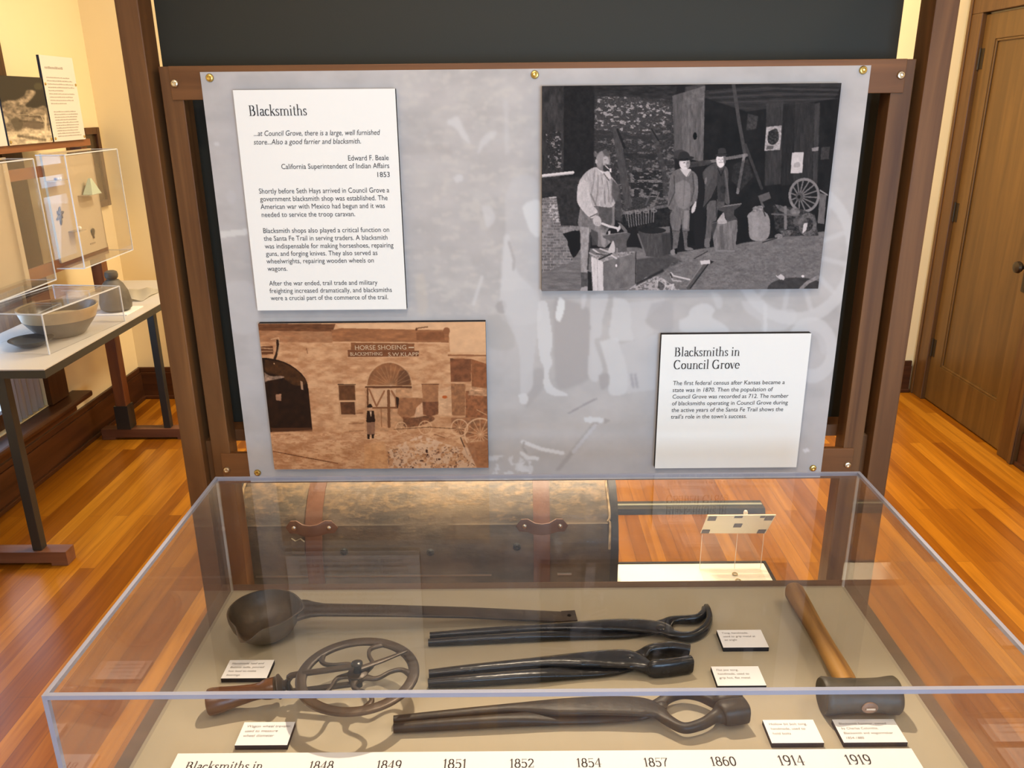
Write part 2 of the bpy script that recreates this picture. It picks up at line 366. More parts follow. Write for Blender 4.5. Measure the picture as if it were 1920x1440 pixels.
GLYPH = {
 'B': (0.60, [([(0.14, 0), (0.14, 0.66)], K), sr(0.12, 0.0, 0.09), sr(0.12, 0.66, 0.09), ([(0.14, 0.66), (0.29, 0.66)]+arc(0.29, 0.505, 0.145, 0.155, 90, -90)+[(0.14, 0.35)], K*0.9), (arc(0.31, 0.175, 0.18, 0.175, 90, -90)+[(0.14, 0)], K)]),
 'C': (0.68, [(arc(0.36, 0.33, 0.27, 0.34, 48, 312), K), ([(0.56, 0.50), (0.56, 0.66)], H), ([(0.56, 0.01), (0.56, 0.14)], H)]),
 'G': (0.74, [(arc(0.36, 0.33, 0.27, 0.34, 48, 325), K), ([(0.56, 0.50), (0.56, 0.66)], H), ([(0.58, 0.02), (0.58, 0.28)], K), sr(0.58, 0.28, 0.10)]),
 'l': (0.27, [([(0.13, 0), (0.13, 0.71)], K*0.9), sr(0.13, 0), ([(0.04, 0.70), (0.13, 0.70)], H)]),
 'a': (0.43, [(arc(0.21, 0.31, 0.11, 0.11, 150, 0)+[(0.32, 0.04), (0.37, 0.0), (0.41, 0.02)], K*0.85), ([(0.32, 0.25), (0.20, 0.23)]+arc(0.18, 0.115, 0.10, 0.115, 80, 300)+[(0.32, 0.08)], K*0.75)]),
 'c': (0.40, [(arc(0.22, 0.21, 0.165, 0.21, 55, 315), K*0.9), ([(0.31, 0.345), (0.32, 0.33)], 0.06)]),
 'k': (0.47, [([(0.12, 0), (0.12, 0.71)], K*0.9), sr(0.12, 0), ([(0.03, 0.70), (0.12, 0.70)], H), ([(0.13, 0.17), (0.36, 0.42)], H), ([(0.22, 0.26), (0.42, 0.0)], K), sr(0.37, 0.42, 0.07), sr(0.41, 0, 0.07)]),
 's': (0.36, [(arc(0.18, 0.315, 0.105, 0.105, 35, 200, 10)+[(0.12, 0.25), (0.24, 0.17)]+arc(0.175, 0.105, 0.115, 0.105, 20, -150, 10), K*0.7), ([(0.27, 0.32), (0.27, 0.42)], H), ([(0.07, 0.0), (0.07, 0.11)], H)]),
 'm': (0.80, [([(0.12, 0), (0.12, 0.42)], K*0.9), ([(0.40, 0), (0.40, 0.30)], K*0.9), ([(0.68, 0), (0.68, 0.30)], K*0.9), (arc(0.265, 0.29, 0.135, 0.13, 165, 0), H*2), (arc(0.545, 0.29, 0.135, 0.13, 165, 0), H*2), sr(0.12, 0), sr(0.40, 0), sr(0.68, 0), ([(0.03, 0.41), (0.12, 0.41)], H)]),
 'n': (0.52, [([(0.12, 0), (0.12, 0.42)], K*0.9), ([(0.40, 0), (0.40, 0.30)], K*0.9), (arc(0.265, 0.29, 0.135, 0.13, 165, 0), H*2), sr(0.12, 0), sr(0.40, 0), ([(0.03, 0.41), (0.12, 0.41)], H)]),
 'h': (0.52, [([(0.12, 0), (0.12, 0.71)], K*0.9), ([(0.40, 0), (0.40, 0.30)], K*0.9), (arc(0.265, 0.29, 0.135, 0.13, 165, 0), H*2), sr(0.12, 0), sr(0.40, 0), ([(0.03, 0.70), (0.12, 0.70)], H)]),
 'i': (0.27, [([(0.13, 0), (0.13, 0.42)], K*0.9), sr(0.13, 0), ([(0.04, 0.41), (0.13, 0.41)], H), ([(0.13, 0.58), (0.13, 0.64)], K)]),
 't': (0.31, [([(0.14, 0.56), (0.14, 0.08)]+arc(0.22, 0.08, 0.08, 0.08, 180, 300, 6), K*0.85), ([(0.04, 0.42), (0.27, 0.42)], H)]),
 'o': (0.46, [(arc(0.23, 0.21, 0.17, 0.21, 0, 360, 24), K*0.9)]),
 'u': (0.53, [([(0.12, 0.42), (0.12, 0.12)]+arc(0.245, 0.12, 0.125, 0.12, 180, 320, 8)+[(0.40, 0.08)], K*0.85), ([(0.40, 0.42), (0.40, 0.0)], K*0.9), ([(0.03, 0.41), (0.12, 0.41)], H), ([(0.32, 0.41), (0.40, 0.41)], H), ([(0.40, 0), (0.48, 0)], H)]),
 'r': (0.38, [([(0.12, 0), (0.12, 0.42)], K*0.9), sr(0.12, 0), ([(0.03, 0.41), (0.12, 0.41)], H), (arc(0.25, 0.29, 0.12, 0.12, 165, 50), H*2), ([(0.32, 0.35), (0.33, 0.36)], 0.07)]),
 'v': (0.42, [([(0.06, 0.42), (0.22, 0.0)], K), ([(0.22, 0.0), (0.36, 0.42)], H), sr(0.06, 0.42, 0.07), sr(0.36, 0.42, 0.06)]),
 'e': (0.41, [(arc(0.22, 0.21, 0.165, 0.21, 5, 318), K*0.85), ([(0.06, 0.225), (0.38, 0.225)], H)]),
 '0': (0.46, [(arc(0.23, 0.31, 0.165, 0.32, 0, 360, 24), K*0.9)]),
 '1': (0.32, [([(0.17, 0), (0.17, 0.63)], K*0.9), sr(0.17, 0), ([(0.06, 0.52), (0.17, 0.62)], H)]),
 '2': (0.45, [(arc(0.22, 0.46, 0.15, 0.165, 165, -20)+[(0.08, 0.03)], K*0.8), ([(0.06, 0.02), (0.39, 0.02)], H*2.4), ([(0.39, 0.02), (0.40, 0.13)], H)]),
 '4': (0.48, [([(0.32, 0), (0.32, 0.63)], K*0.9), ([(0.32, 0.63), (0.04, 0.19)], H), ([(0.04, 0.19), (0.45, 0.19)], H), sr(0.32, 0, 0.07)]),
 '5': (0.44, [(arc(0.20, 0.19, 0.17, 0.20, 130, -140), K*0.85), ([(0.09, 0.34), (0.09, 0.62)], H), ([(0.09, 0.61), (0.36, 0.61)], H*2.4)]),
 '6': (0.46, [(arc(0.23, 0.20, 0.16, 0.205, 0, 360, 22), K*0.85), ([(0.07, 0.22)]+arc(0.27, 0.25, 0.20, 0.38, 180, 80, 10), K*0.7)]),
 '7': (0.43, [([(0.05, 0.61), (0.40, 0.61)], H*2.4), ([(0.05, 0.61), (0.05, 0.48)], H), ([(0.40, 0.61), (0.23, 0.30), (0.19, 0.0)], K*0.75)]),
 '8': (0.46, [(arc(0.23, 0.475, 0.13, 0.155, 0, 360, 22), K*0.75), (arc(0.23, 0.165, 0.165, 0.17, 0, 360, 22), K*0.85)]),
 '9': (0.46, [(arc(0.23, 0.43, 0.16, 0.205, 0, 360, 22), K*0.85), ([(0.39, 0.41)]+arc(0.19, 0.38, 0.20, 0.38, 0, -100, 10), K*0.7)]),
 ' ': (0.22, []),
}
def serif(bm, text, org, ux, uy, width=None, size=None, shear=0.0):
    """display serif line; width in metres sets the size"""
    adv = sum(GLYPH[c][0] for c in text)*0.84
    s = size if size else width/adv
    x = 0.0; org, ux, uy = Vector(org), Vector(ux)*0.84, Vector(uy)
    for c in text:
        w, st = GLYPH[c]
        for path, T in st: nib(bm, [(px+x, py) for px, py in path], T, H, org, ux, uy, s, shear)
        x += w
    return s
def body(bm, text, org, ux, uy, size, shear=0.0, align='LEFT', width=None):
    """sans body line as filled letter shapes; width (metres) overrides the natural width"""
    cu = bpy.data.curves.new('letters', 'FONT'); cu.body = text; cu.size = size; cu.shear = shear; cu.align_x = 'LEFT'; cu.resolution_u = 3
    o = bpy.data.objects.new('letters', cu); COL.objects.link(o)
    dg = bpy.context.evaluated_depsgraph_get(); dg.update()
    me = bpy.data.meshes.new_from_object(o.evaluated_get(dg))
    co = [v.co.copy() for v in me.vertices]; polys = [tuple(p.vertices) for p in me.polygons]
    bpy.data.objects.remove(o, do_unlink=True); bpy.data.curves.remove(cu); bpy.data.meshes.remove(me)
    x0 = min(c.x for c in co); x1 = max(c.x for c in co)
    k = width/(x1-x0) if width else 1.0
    off = -x0*k if align == 'LEFT' else -x1*k
    org, ux, uy = Vector(org), Vector(ux), Vector(uy)
    vs = [bm.verts.new(org+ux*(c.x*k+off)+uy*c.y) for c in co]
    for p in polys:
        try: bm.faces.new([vs[i] for i in p])
        except ValueError: pass

# ------------------------------------------------------------------ painter for printed pictures
_rng = np.random.RandomState(7); _TAB = _rng.rand(256, 256)
def vnoise(x, y, seed=0):
    x = x+seed*17.3; y = y+seed*9.7
    xi = np.floor(x).astype(int); yi = np.floor(y).astype(int); fx = x-xi; fy = y-yi
    fx = fx*fx*(3-2*fx); fy = fy*fy*(3-2*fy)
    g = lambda i, j: _TAB[i & 255, j & 255]
    return (g(xi, yi)*(1-fx)+g(xi+1, yi)*fx)*(1-fy)+(g(xi, yi+1)*(1-fx)+g(xi+1, yi+1)*fx)*fy
def fbm(x, y, seed=0, oct=4):
    s = 0; a = 0.5; t = 0
    for i in range(oct):
        s = s+a*vnoise(x*2**i, y*2**i, seed+i*3); t += a; a *= 0.55
    return s/t
def homography(q):
    """unit square (0,0)(1,0)(1,1)(0,1) -> four pixel corners"""
    A = []; bb = []
    for (u, v), (x, y) in zip(((0, 0), (1, 0), (1, 1), (0, 1)), q):
        A.append([u, v, 1, 0, 0, 0, -u*x, -v*x]); bb.append(x)
        A.append([0, 0, 0, u, v, 1, -u*y, -v*y]); bb.append(y)
    h = np.linalg.solve(np.array(A, float), np.array(bb, float))
    return np.append(h, 1).reshape(3, 3)
class Paint:
    def __init__(s, quad, nx, ny, base):
        u, v = np.meshgrid(np.linspace(0, 1, nx), np.linspace(0, 1, ny))
        Hm = homography(quad); w = Hm[2, 0]*u+Hm[2, 1]*v+1
        s.X = (Hm[0, 0]*u+Hm[0, 1]*v+Hm[0, 2])/w; s.Y = (Hm[1, 0]*u+Hm[1, 1]*v+Hm[1, 2])/w
        s.nx, s.ny = nx, ny; s.tint = np.array([1, 1, 1.0])
        s.I = np.zeros((ny, nx, 3))+np.asarray(base, float); s.fr = (0, 0, 1)
    def col(s, c):
        return np.asarray(c, float) if np.ndim(c) else c*s.tint
    def pt(s, p): return s.fr[0]+p[0]/s.fr[2], s.fr[1]+p[1]/s.fr[2]
    def mask_poly(s, pts):
        P = [s.pt(p) for p in pts]; m = np.zeros(s.X.shape, bool)
        for (x0, y0), (x1, y1) in zip(P, P[1:]+P[:1]):
            if y0 == y1: continue
            c = ((s.Y < y0) != (s.Y < y1)) & (s.X < (x1-x0)*(s.Y-y0)/(y1-y0)+x0)
            m ^= c
        return m
    def soft(s, m, k):
        m = m.astype(float)
        for _ in range(k):
            p = np.pad(m, 1, mode='edge')
            m = (p[1:-1, 1:-1]*2+p[:-2, 1:-1]+p[2:, 1:-1]+p[1:-1, :-2]+p[1:-1, 2:])/6
        return m
    def put(s, m, c, a=1.0, tex=0.0, sc=(6, 6), seed=1):
        m = (m*a)[..., None]
        cc = np.zeros_like(s.I)+s.col(c)
        if tex: cc = cc*(1+tex*(fbm(s.X/sc[0], s.Y/sc[1], seed)-0.5)*2)[..., None]
        s.I = s.I*(1-m)+cc*m
    def poly(s, pts, c, a=1.0, tex=0.0, sc=(6, 6), seed=1, soft=1): s.put(s.soft(s.mask_poly(pts), soft), c, a, tex, sc, seed)
    def blob(s, pts, c, **k):
        n = [tuple(p) for p in smooth_path(list(pts)+[pts[0]], 5)][:-1]; s.poly(n, c, **k)
    def ell(s, cx, cy, rx, ry, c, a=1.0, rot=0.0, ring=0.0, tex=0.0, sc=(6, 6), seed=1, soft=1):
        x, y = s.pt((cx, cy)); rx /= s.fr[2]; ry /= s.fr[2]
        dx, dy = s.X-x, s.Y-y; r = math.radians(rot)
        d = np.hypot((dx*math.cos(r)+dy*math.sin(r))/rx, (-dx*math.sin(r)+dy*math.cos(r))/ry)
        m = d < 1
        if ring: m &= d > 1-ring
        s.put(s.soft(m, soft), c, a, tex, sc, seed)
    def line(s, pts, w, c, a=1.0, tex=0.0, sc=(6, 6), seed=1, soft=1):
        P = [s.pt(p) for p in pts]; w = w/s.fr[2]/2; m = np.zeros(s.X.shape, bool)
        for (x0, y0), (x1, y1) in zip(P[:-1], P[1:]):
            L = (x1-x0)**2+(y1-y0)**2+1e-9
            t = np.clip(((s.X-x0)*(x1-x0)+(s.Y-y0)*(y1-y0))/L, 0, 1)
            m |= np.hypot(s.X-x0-t*(x1-x0), s.Y-y0-t*(y1-y0)) < w
        s.put(s.soft(m, soft), c, a, tex, sc, seed)
    def grade(s, m, fn):
        s.I = s.I*(1-m[..., None])+fn(s.I)*m[..., None]
def sheet(name, P, x0, x1, z0, z1, place, parent, mat, gain=1.0):
    """the printed face: a fine grid whose ink colour comes from the painter; place(u, v) -> world, v downwards"""
    nx, ny = P.nx, P.ny
    u, v = np.meshgrid(np.linspace(0, 1, nx), np.linspace(0, 1, ny))
    co = place(u.ravel(), v.ravel())-np.array(wloc(parent))
    me = bpy.data.meshes.new(name); nv = nx*ny
    i, j = np.meshgrid(np.arange(nx-1), np.arange(ny-1)); a = (j*nx+i).ravel()
    q = np.stack([a, a+nx, a+nx+1, a+1], 1).astype(np.int32)
    me.vertices.add(nv); me.vertices.foreach_set('co', co.astype(np.float32).ravel())
    nf = len(q); me.loops.add(nf*4); me.loops.foreach_set('vertex_index', q.ravel())
    me.polygons.add(nf); me.polygons.foreach_set('loop_start', np.arange(0, nf*4, 4, dtype=np.int32))
    me.update(calc_edges=True); me.validate()
    at_ = me.attributes.new('print_ink', 'FLOAT_COLOR', 'POINT')
    c = np.ones((nv, 4), np.float32); c[:, :3] = np.clip(lin(np.clip(P.I, 0, 255)).reshape(-1, 3)*gain, 0, 0.92)
    at_.data.foreach_set('color', c.ravel())
    me.materials.append(mat)
    o = bpy.data.objects.new(name, me); COL.objects.link(o); o.parent = parent
    return o
# ------------------------------------------------------------------ the room
XL, XR, YB, YF, ZC = -2.27, 2.44, 3.10, -4.10, 3.0
struct('floor', B((XL-0.1, XR+0.1, YF-0.1, YB+0.1, -0.05, 0.0)), M['floor'])
struct('ceiling', B((XL-0.1, XR+0.1, YF-0.1, YB+0.1, ZC, ZC+0.05)), M['ceiling'])
struct('wall_back', B((XL-0.1, XR+0.1, YB, YB+0.1, 0, ZC)), M['wall'])
struct('wall_right', B((XR, XR+0.1, YF, YB, 0, ZC)), M['wall'])
W1 = (0.95, 2.13, 0.31, 2.25)       # left window opening: y0 y1 z0 z1
struct('wall_left', B((XL-0.1, XL, YF, W1[0], 0, ZC), (XL-0.1, XL, W1[1], YB, 0, ZC), (XL-0.1, XL, W1[0], W1[1], 0, W1[2]), (XL-0.1, XL, W1[0], W1[1], W1[3], ZC)), M['wall'])
W2 = (0.2, 2.2, 0.55, 2.05)        # unseen window added behind the visitor for bluish light on the board: x0 x1 z0 z1
struct('wall_front', B((XL-0.1, W2[0], YF-0.1, YF, 0, ZC), (W2[1], XR+0.1, YF-0.1, YF, 0, ZC), (W2[0], W2[1], YF-0.1, YF, 0, W2[2]), (W2[0], W2[1], YF-0.1, YF, W2[3], ZC)), M['wall'])
def baseboard(name, x0, x1, y0, y1, mat, axis):
    bm = bmesh.new()
    box(bm, x0, x1, y0, y1, 0, 0.165, 0.002)
    d = 0.012
    if axis == 'Y':                       # runs along Y; room side is the face away from the wall
        if x0 < 0: box(bm, x0, x1-0.006, y0, y1, 0.165, 0.195, 0.003); box(bm, x1, x1+0.014, y0, y1, 0, 0.022, 0.004)
        else: box(bm, x0+0.006, x1, y0, y1, 0.165, 0.195, 0.003); box(bm, x0-0.014, x0, y0, y1, 0, 0.022, 0.004)
    else:
        box(bm, x0, x1, y0+0.006, y1, 0.165, 0.195, 0.003); box(bm, x0, x1, y0-0.014, y0, 0, 0.022, 0.004)
    struct(name, bm, mat)
baseboard('baseboard_left', XL, XL+0.022, YF, YB-0.022, M['trim'], 'Y')
baseboard('baseboard_back', XL, XR-0.06, YB-0.022, YB, M['trim_x'], 'X')
baseboard('baseboard_right', XR-0.022, XR, YF, 2.02, M['trim'], 'Y')

# left window with casing, stool and apron
w1 = struct('window_1', B((XL-0.06, XL-0.03, W1[0], W1[0]+0.05, W1[2], W1[3]), (XL-0.06, XL-0.03, W1[1]-0.05, W1[1], W1[2], W1[3]), (XL-0.06, XL-0.03, W1[0]+0.05, W1[1]-0.05, W1[2], W1[2]+0.07), (XL-0.06, XL-0.03, W1[0]+0.05, W1[1]-0.05, W1[3]-0.05, W1[3]), (XL-0.06, XL-0.03, W1[0]+0.05, W1[1]-0.05, 1.26, 1.30)), M['trim_z'])
struct('window_casing', B((XL, XL+0.024, W1[1], W1[1]+0.155, W1[2], W1[3]), (XL, XL+0.024, W1[0]-0.155, W1[0], W1[2], W1[3]), (XL, XL+0.026, W1[0]-0.17, W1[1]+0.17, W1[3], W1[3]+0.14)), M['trim_z'], w1)
bm = bmesh.new(); box(bm, XL-0.03, XL+0.10, W1[0]-0.22, W1[1]+0.24, 0.275, 0.306, 0.012); struct('window_sill', bm, M['trim'], w1)
bm = bmesh.new(); box(bm, XL, XL+0.03, W1[0]-0.18, W1[1]+0.19, 0.212, 0.275, 0.004); box(bm, XL, XL+0.05, W1[0]-0.18, W1[1]+0.19, 0.258, 0.275, 0.006); struct('window_apron', bm, M['trim'], w1)
struct('window_pane', B((XL-0.047, XL-0.043, W1[0]+0.05, W1[1]-0.05, W1[2]+0.07, W1[3]-0.05)), clear_sheet('window_glass', (0.95, 0.97, 1, 1)), w1)
bm = bmesh.new()
n = 18
pts = []
for k in range(n+1):
    y = 1.90+(2.125-1.90)*k/n; pts.append((XL-0.012+0.008*math.sin(k*1.7), y))
for a, b in zip(pts[:-1], pts[1:]):
    prism(bm, [(a[0], a[1], 0.313), (b[0], b[1], 0.313), (b[0], b[1], 2.2), (a[0], a[1], 2.2)], (0.003, 0, 0))
tag(make('curtain', bm, plain('grey_curtain', (0.30, 0.30, 0.33, 1), 0.9, spec=0.1)), 'grey curtain hanging at the right side of the window behind the display table', 'curtain')
w2 = struct('added_window', B((W2[0], W2[1], YF-0.07, YF-0.03, W2[2], W2[2]+0.06), (W2[0], W2[1], YF-0.07, YF-0.03, W2[3]-0.06, W2[3]), (W2[0], W2[0]+0.06, YF-0.07, YF-0.03, W2[2]+0.06, W2[3]-0.06), (W2[1]-0.06, W2[1], YF-0.07, YF-0.03, W2[2]+0.06, W2[3]-0.06), (1.16, 1.24, YF-0.07, YF-0.03, W2[2]+0.06, W2[3]-0.06)), M['trim_x'])

# door in the right wall, near the far corner
D0, D1, DH = 2.15, 2.955, 2.085
d = struct('door_1', bmesh.new(), M['door'])
bm = bmesh.new(); XD = 2.418
box(bm, XD, XD+0.02, D0, D0+0.115, 0.01, DH-0.005, 0.001); box(bm, XD, XD+0.02, D1-0.115, D1-0.003, 0.01, DH-0.005, 0.001)
box(bm, XD, XD+0.02, D0+0.115, D1-0.115, DH-0.125, DH-0.005, 0.001); box(bm, XD, XD+0.02, D0+0.115, D1-0.115, 0.01, 0.235, 0.001)
struct('door_leaf', bm, M['door'], d)
bm = bmesh.new()
box(bm, XD+0.013, XD+0.02, D0+0.115, D1-0.115, 0.235, DH-0.125)
struct('door_panel', bm, M['door'], d)
bm = bmesh.new()
for q in ((XD+0.004, XD+0.013, D0+0.115, D0+0.127, 0.235, DH-0.125), (XD+0.004, XD+0.013, D1-0.127, D1-0.115, 0.235, DH-0.125), (XD+0.004, XD+0.013, D0+0.127, D1-0.127, 0.235, 0.247), (XD+0.004, XD+0.013, D0+0.127, D1-0.127, DH-0.137, DH-0.125)): box(bm, *q, bev=0.003)
struct('panel_moulding', bm, M['door'], d)
bm = bmesh.new()
for y0, y1 in ((D1, D1+0.125), (D0-0.125, D0)): box(bm, XR-0.045, XR, y0, y1, 0, DH+0.005, 0.004)
box(bm, XR-0.045, XR, D0-0.125, D1+0.125, DH+0.005, DH+0.13, 0.004)
box(bm, XR-0.052, XR-0.045, D1+0.10, D1+0.125, 0, DH+0.13, 0.003); box(bm, XR-0.052, XR-0.045, D0-0.125, D0-0.10, 0, DH+0.13, 0.003)
struct('door_casing', bm, M['casing'], d)
M['hinge'] = plain('aged_hinge', (0.045, 0.028, 0.012, 1), 0.4, 0.5)
for hz in (1.87, 1.09, 0.32):
    bm = bmesh.new(); box(bm, XD-0.003, XD, D1-0.035, D1-0.001, hz-0.05, hz+0.05, 0.001); lathe(bm, [(0.006, hz-0.052), (0.006, hz+0.052)], (XD-0.006, D1-0.002, 0), 'Z', 12)
    struct('door_hinge', bm, M['hinge'], d)
bm = bmesh.new(); ky, kz = D0+0.075, 0.925
lathe(bm, [(0.026, 0), (0.026, -0.004), (0.012, -0.008), (0.010, -0.028), (0.022, -0.034), (0.029, -0.046), (0.026, -0.058), (0.012, -0.064), (0.001, -0.065)], (XD, ky, kz), 'X', 24)
box(bm, XD-0.004, XD, ky-0.018, ky+0.018, kz-0.12, kz+0.05, 0.001)
struct('door_knob', bm, plain('dark_bronze', (0.06, 0.045, 0.03, 1), 0.35, 0.8), d, True)

# ------------------------------------------------------------------ display frame (posts, stiles, rails, black panel)
fr = thing('display_stand', 'tall walnut display stand with a black panel standing behind the glazed case', 'display stand', (0.045, 0.03, 0))
for x0, x1 in ((-0.706, -0.664), (0.753, 0.796)):
    make('post', B((x0, x1, -0.006, 0.055, 0, 1.97), bev=0.002), M['post'], fr)
for x0, x1 in ((-0.650, -0.611), (0.700, 0.740)):
    make('stile', B((x0, x1, 0.0095, 0.055, 0.30, 1.7485), bev=0.0015), M['post'], fr)
make('top_rail', B((-0.631, 0.722, 0.006, 0.0185, 1.690, 1.749), bev=0.0012), M['rail'], fr)
make('bottom_rail', B((-0.631, 0.722, 0.006, 0.0185, 0.906, 0.976), bev=0.0012), M['rail'], fr)
make('lower_block', B((-0.6645, -0.6495, 0.02, 0.055, 0.30, 1.0)), M['post'], fr)
make('lower_block', B((0.7395, 0.7535, 0.02, 0.055, 0.30, 1.0)), M['post'], fr)
make('back_panel', B((-0.6775, 0.742, 0.10, 0.114, 1.012, 1.935)), M['black'], fr)
make('panel_rail', B((-0.70, 0.79, 0.0555, 0.118, 0.985, 1.0115)), M['rail'], fr)
make('cap_rail', B((-0.706, 0.796, 0.0555, 0.118, 1.936, 1.97)), M['rail'], fr)
make('floor_foot', B((-0.74, -0.63, -0.35, 0.056, 0, 0.06), bev=0.004), M['post'], fr)
make('floor_foot', B((0.72, 0.83, -0.35, 0.056, 0, 0.06), bev=0.004), M['post'], fr)
for x, z in ((-0.622, 1.719), (0.713, 1.721), (-0.622, 0.938), (0.712, 0.938)):
    bm = bmesh.new(); screw(bm, (x, 0.006, z), 0.0075); make('screw', bm, M['steel_screw'], fr, True)

# ------------------------------------------------------------------ poster: the printed backdrop
PX0, PX1, PZ0, PZ1 = -0.571, 0.654, 0.912, 1.738
po = thing('poster_board', 'wide pale grey poster with faded blacksmith shop picture screwed to the walnut frame', 'poster', (0.04, 0.006, PZ0))
make('board', B((PX0, PX1, 0.0, 0.006, PZ0, PZ1)), M['paper'], po)
P = Paint([(377, 135), (1634, 121), (1537, 894), (469, 906)], 600, 380, (196, 190, 190))
P.fr = (0, 0, 1)
P.I *= (1+0.07*(fbm(P.X/60, P.Y/45, 3)-0.5)*2)[..., None]
# pale stones and smudges
st = fbm(P.X/26, P.Y/13, 5, 4); st2 = vnoise(P.X/70, P.Y/90, 6)
mk = P.soft(((st > 0.60) & (st2 > 0.42) & (P.Y < 620)), 2)
P.put(P.soft(mk,2), (208, 203, 201), 0.32)
mk = P.soft((fbm(P.X/18, P.Y/9, 15, 4) > 0.63) & (P.X > 740) & (P.X < 1010) & (P.Y < 590), 2); P.put(P.soft(mk,1), (216, 209, 204), 0.5)
G, Wt, Dk = (212, 208, 210), (222, 219, 221), (180, 173, 173)
def q(o, s, pts): return [(o[0]+x/s, o[1]+y/s) for x, y in pts]
A = ((740, 130), 3.063)
P.poly(q(*A, [(0, 440), (330, 430), (330, 480), (0, 490)]), Dk, 0.35, soft=4)
P.blob(q(*A, [(310, 290), (370, 270), (400, 330), (440, 420), (400, 400), (350, 330), (310, 320)]), Wt, a=0.7, soft=3)
P.blob(q(*A, [(500, 400), (560, 350), (590, 370), (520, 440), (480, 490)]), Wt, a=0.6, soft=3)
P.blob(q(*A, [(340, 620), (380, 600), (400, 630), (360, 650)]), Wt, a=0.7, soft=2)
P.blob(q(*A, [(500, 780), (560, 790), (580, 860), (540, 910), (520, 860)]), Wt, a=0.6, soft=3)
P.poly(q(*A, [(630, 170), (660, 170), (665, 480), (640, 480)]), Wt, 0.35, soft=4)
P.blob(q(*A, [(640, 720), (690, 620), (780, 610), (830, 700), (830, 1280), (620, 1280), (640, 950)]), G, a=0.55, soft=4)
P.blob(q(*A, [(735, 790), (770, 760), (840, 760), (840, 950), (790, 940), (760, 870)]), (229, 226, 227), a=0.9, soft=2)
P.blob(q(*A, [(630, 960), (660, 950), (690, 1100), (720, 1180), (800, 1270), (840, 1440), (620, 1440), (620, 1150)]), Wt, a=0.65, soft=3)
P.line(q(*A, [(660, 990), (690, 1095), (685, 1150)]), 5, Dk, 0.7, soft=2)
P.line(q(*A, [(505, 1190), (455, 1350)]), 6, Wt, 0.6, soft=2)
P.blob(q(*A, [(580, 1360), (600, 1330), (640, 1335), (635, 1400), (600, 1400)]), Dk, a=0.9, soft=2)
P.blob(q(*A, [(120, 1200), (170, 1180), (190, 1380), (140, 1400)]), (214, 202, 190), a=0.4, soft=4)
A = ((890, 540), 4.0)
P.blob(q(*A, [(600, 70), (750, 100), (880, 200), (870, 560), (860, 680), (640, 760), (600, 600), (590, 300)]), Dk, a=0.85, soft=5)
P.blob(q(*A, [(400, 640), (500, 600), (530, 720), (420, 870), (380, 880)]), Dk, a=0.6, soft=4)
P.blob(q(*A, [(100, 200), (260, 210), (300, 440), (110, 440)]), (188, 182, 180), a=0.6, soft=4)
P.blob(q(*A, [(200, 20), (470, 20), (480, 250), (450, 500), (440, 620), (440, 720), (400, 790), (345, 780), (340, 520), (310, 380), (230, 200)]), G, a=0.75, soft=2)
P.blob(q(*A, [(330, 800), (380, 790), (405, 830), (380, 875), (340, 860)]), Wt, a=0.9, soft=1)
P.blob(q(*A, [(480, 100), (540, 100), (570, 250), (585, 400), (570, 500), (585, 560), (555, 640), (590, 740), (690, 790), (680, 812), (570, 800), (520, 740), (520, 600), (490, 520), (470, 300)]), Wt, a=0.85, soft=1)
P.blob(q(*A, [(640, 60), (680, 100), (668, 190), (640, 250), (610, 215), (625, 110)]), (233, 231, 232), a=0.95, soft=1)
P.blob(q(*A, [(800, 60), (840, 40), (830, 130), (805, 155)]), Wt, a=0.6, soft=2)
P.blob(q(*A, [(870, 50), (1000, 50), (960, 240), (950, 360), (900, 400), (960, 600), (920, 700), (855, 660), (860, 460), (870, 300)]), G, a=0.85, soft=2)
P.blob(q(*A, [(1040, 60), (1160, 110), (1180, 300), (1190, 390), (1060, 390), (1010, 350), (1030, 200)]), Wt, a=0.7, soft=2)
P.blob(q(*A, [(940, 400), (1060, 370), (1090, 420), (1150, 620), (1140, 780), (1010, 790), (1000, 620)]), Wt, a=0.75, soft=2)
P.poly(q(*A, [(1090, 420), (1370, 340), (1350, 760), (1140, 790), (1150, 640)]), G, 0.7, soft=2)
P.blob(q(*A, [(1130, 110), (1330, 90), (1430, 85), (1330, 190), (1280, 250), (1340, 330), (1190, 380), (1170, 220)]), G, a=0.7, soft=2)
P.blob(q(*A, [(1330, 110), (1480, 100), (1480, 320), (1360, 310), (1290, 240)]), (184, 178, 180), a=0.6, soft=3)
P.blob(q(*A, [(930, 650), (1000, 640), (1010, 720), (950, 760)]), Dk, a=0.9, soft=2)
for xa in (1175, 1205): P.line(q(*A, [(xa, 650), (xa+15, 740)]), 5, (168, 162, 168), 0.7, soft=2)
P.line(q(*A, [(705, 940), (760, 910), (850, 860), (915, 830)]), 3, (165, 158, 162), 0.9, soft=1)
P.poly(q(*A, [(815, 970), (870, 965), (970, 975), (960, 1010), (830, 1010)]), (226, 225, 229), 0.95, soft=1)
P.poly(q(*A, [(970, 975), (1025, 990), (975, 1020)]), Dk, 0.9, soft=1)
P.poly(q(*A, [(890, 1005), (935, 1010), (640, 1370), (600, 1370)]), Dk, 0.9, soft=2)
P.line(q(*A, [(905, 1030), (740, 1230)]), 7, (208, 205, 210), 0.9, soft=1)
P.line(q(*A, [(360, 1155), (500, 1210), (660, 1240)]), 7, (232, 230, 234), 0.95, soft=1)
P.line(q(*A, [(350, 1240), (400, 1275), (470, 1280)]), 7, (232, 230, 234), 0.95, soft=1)
P.line(q(*A, [(370, 1160), (360, 1200), (390, 1235)]), 4, Dk, 0.9, soft=1)
P.blob(q(*A, [(320, 1330), (380, 1300), (360, 1340), (420, 1375), (330, 1375)]), (230, 228, 232), a=0.9, soft=1)
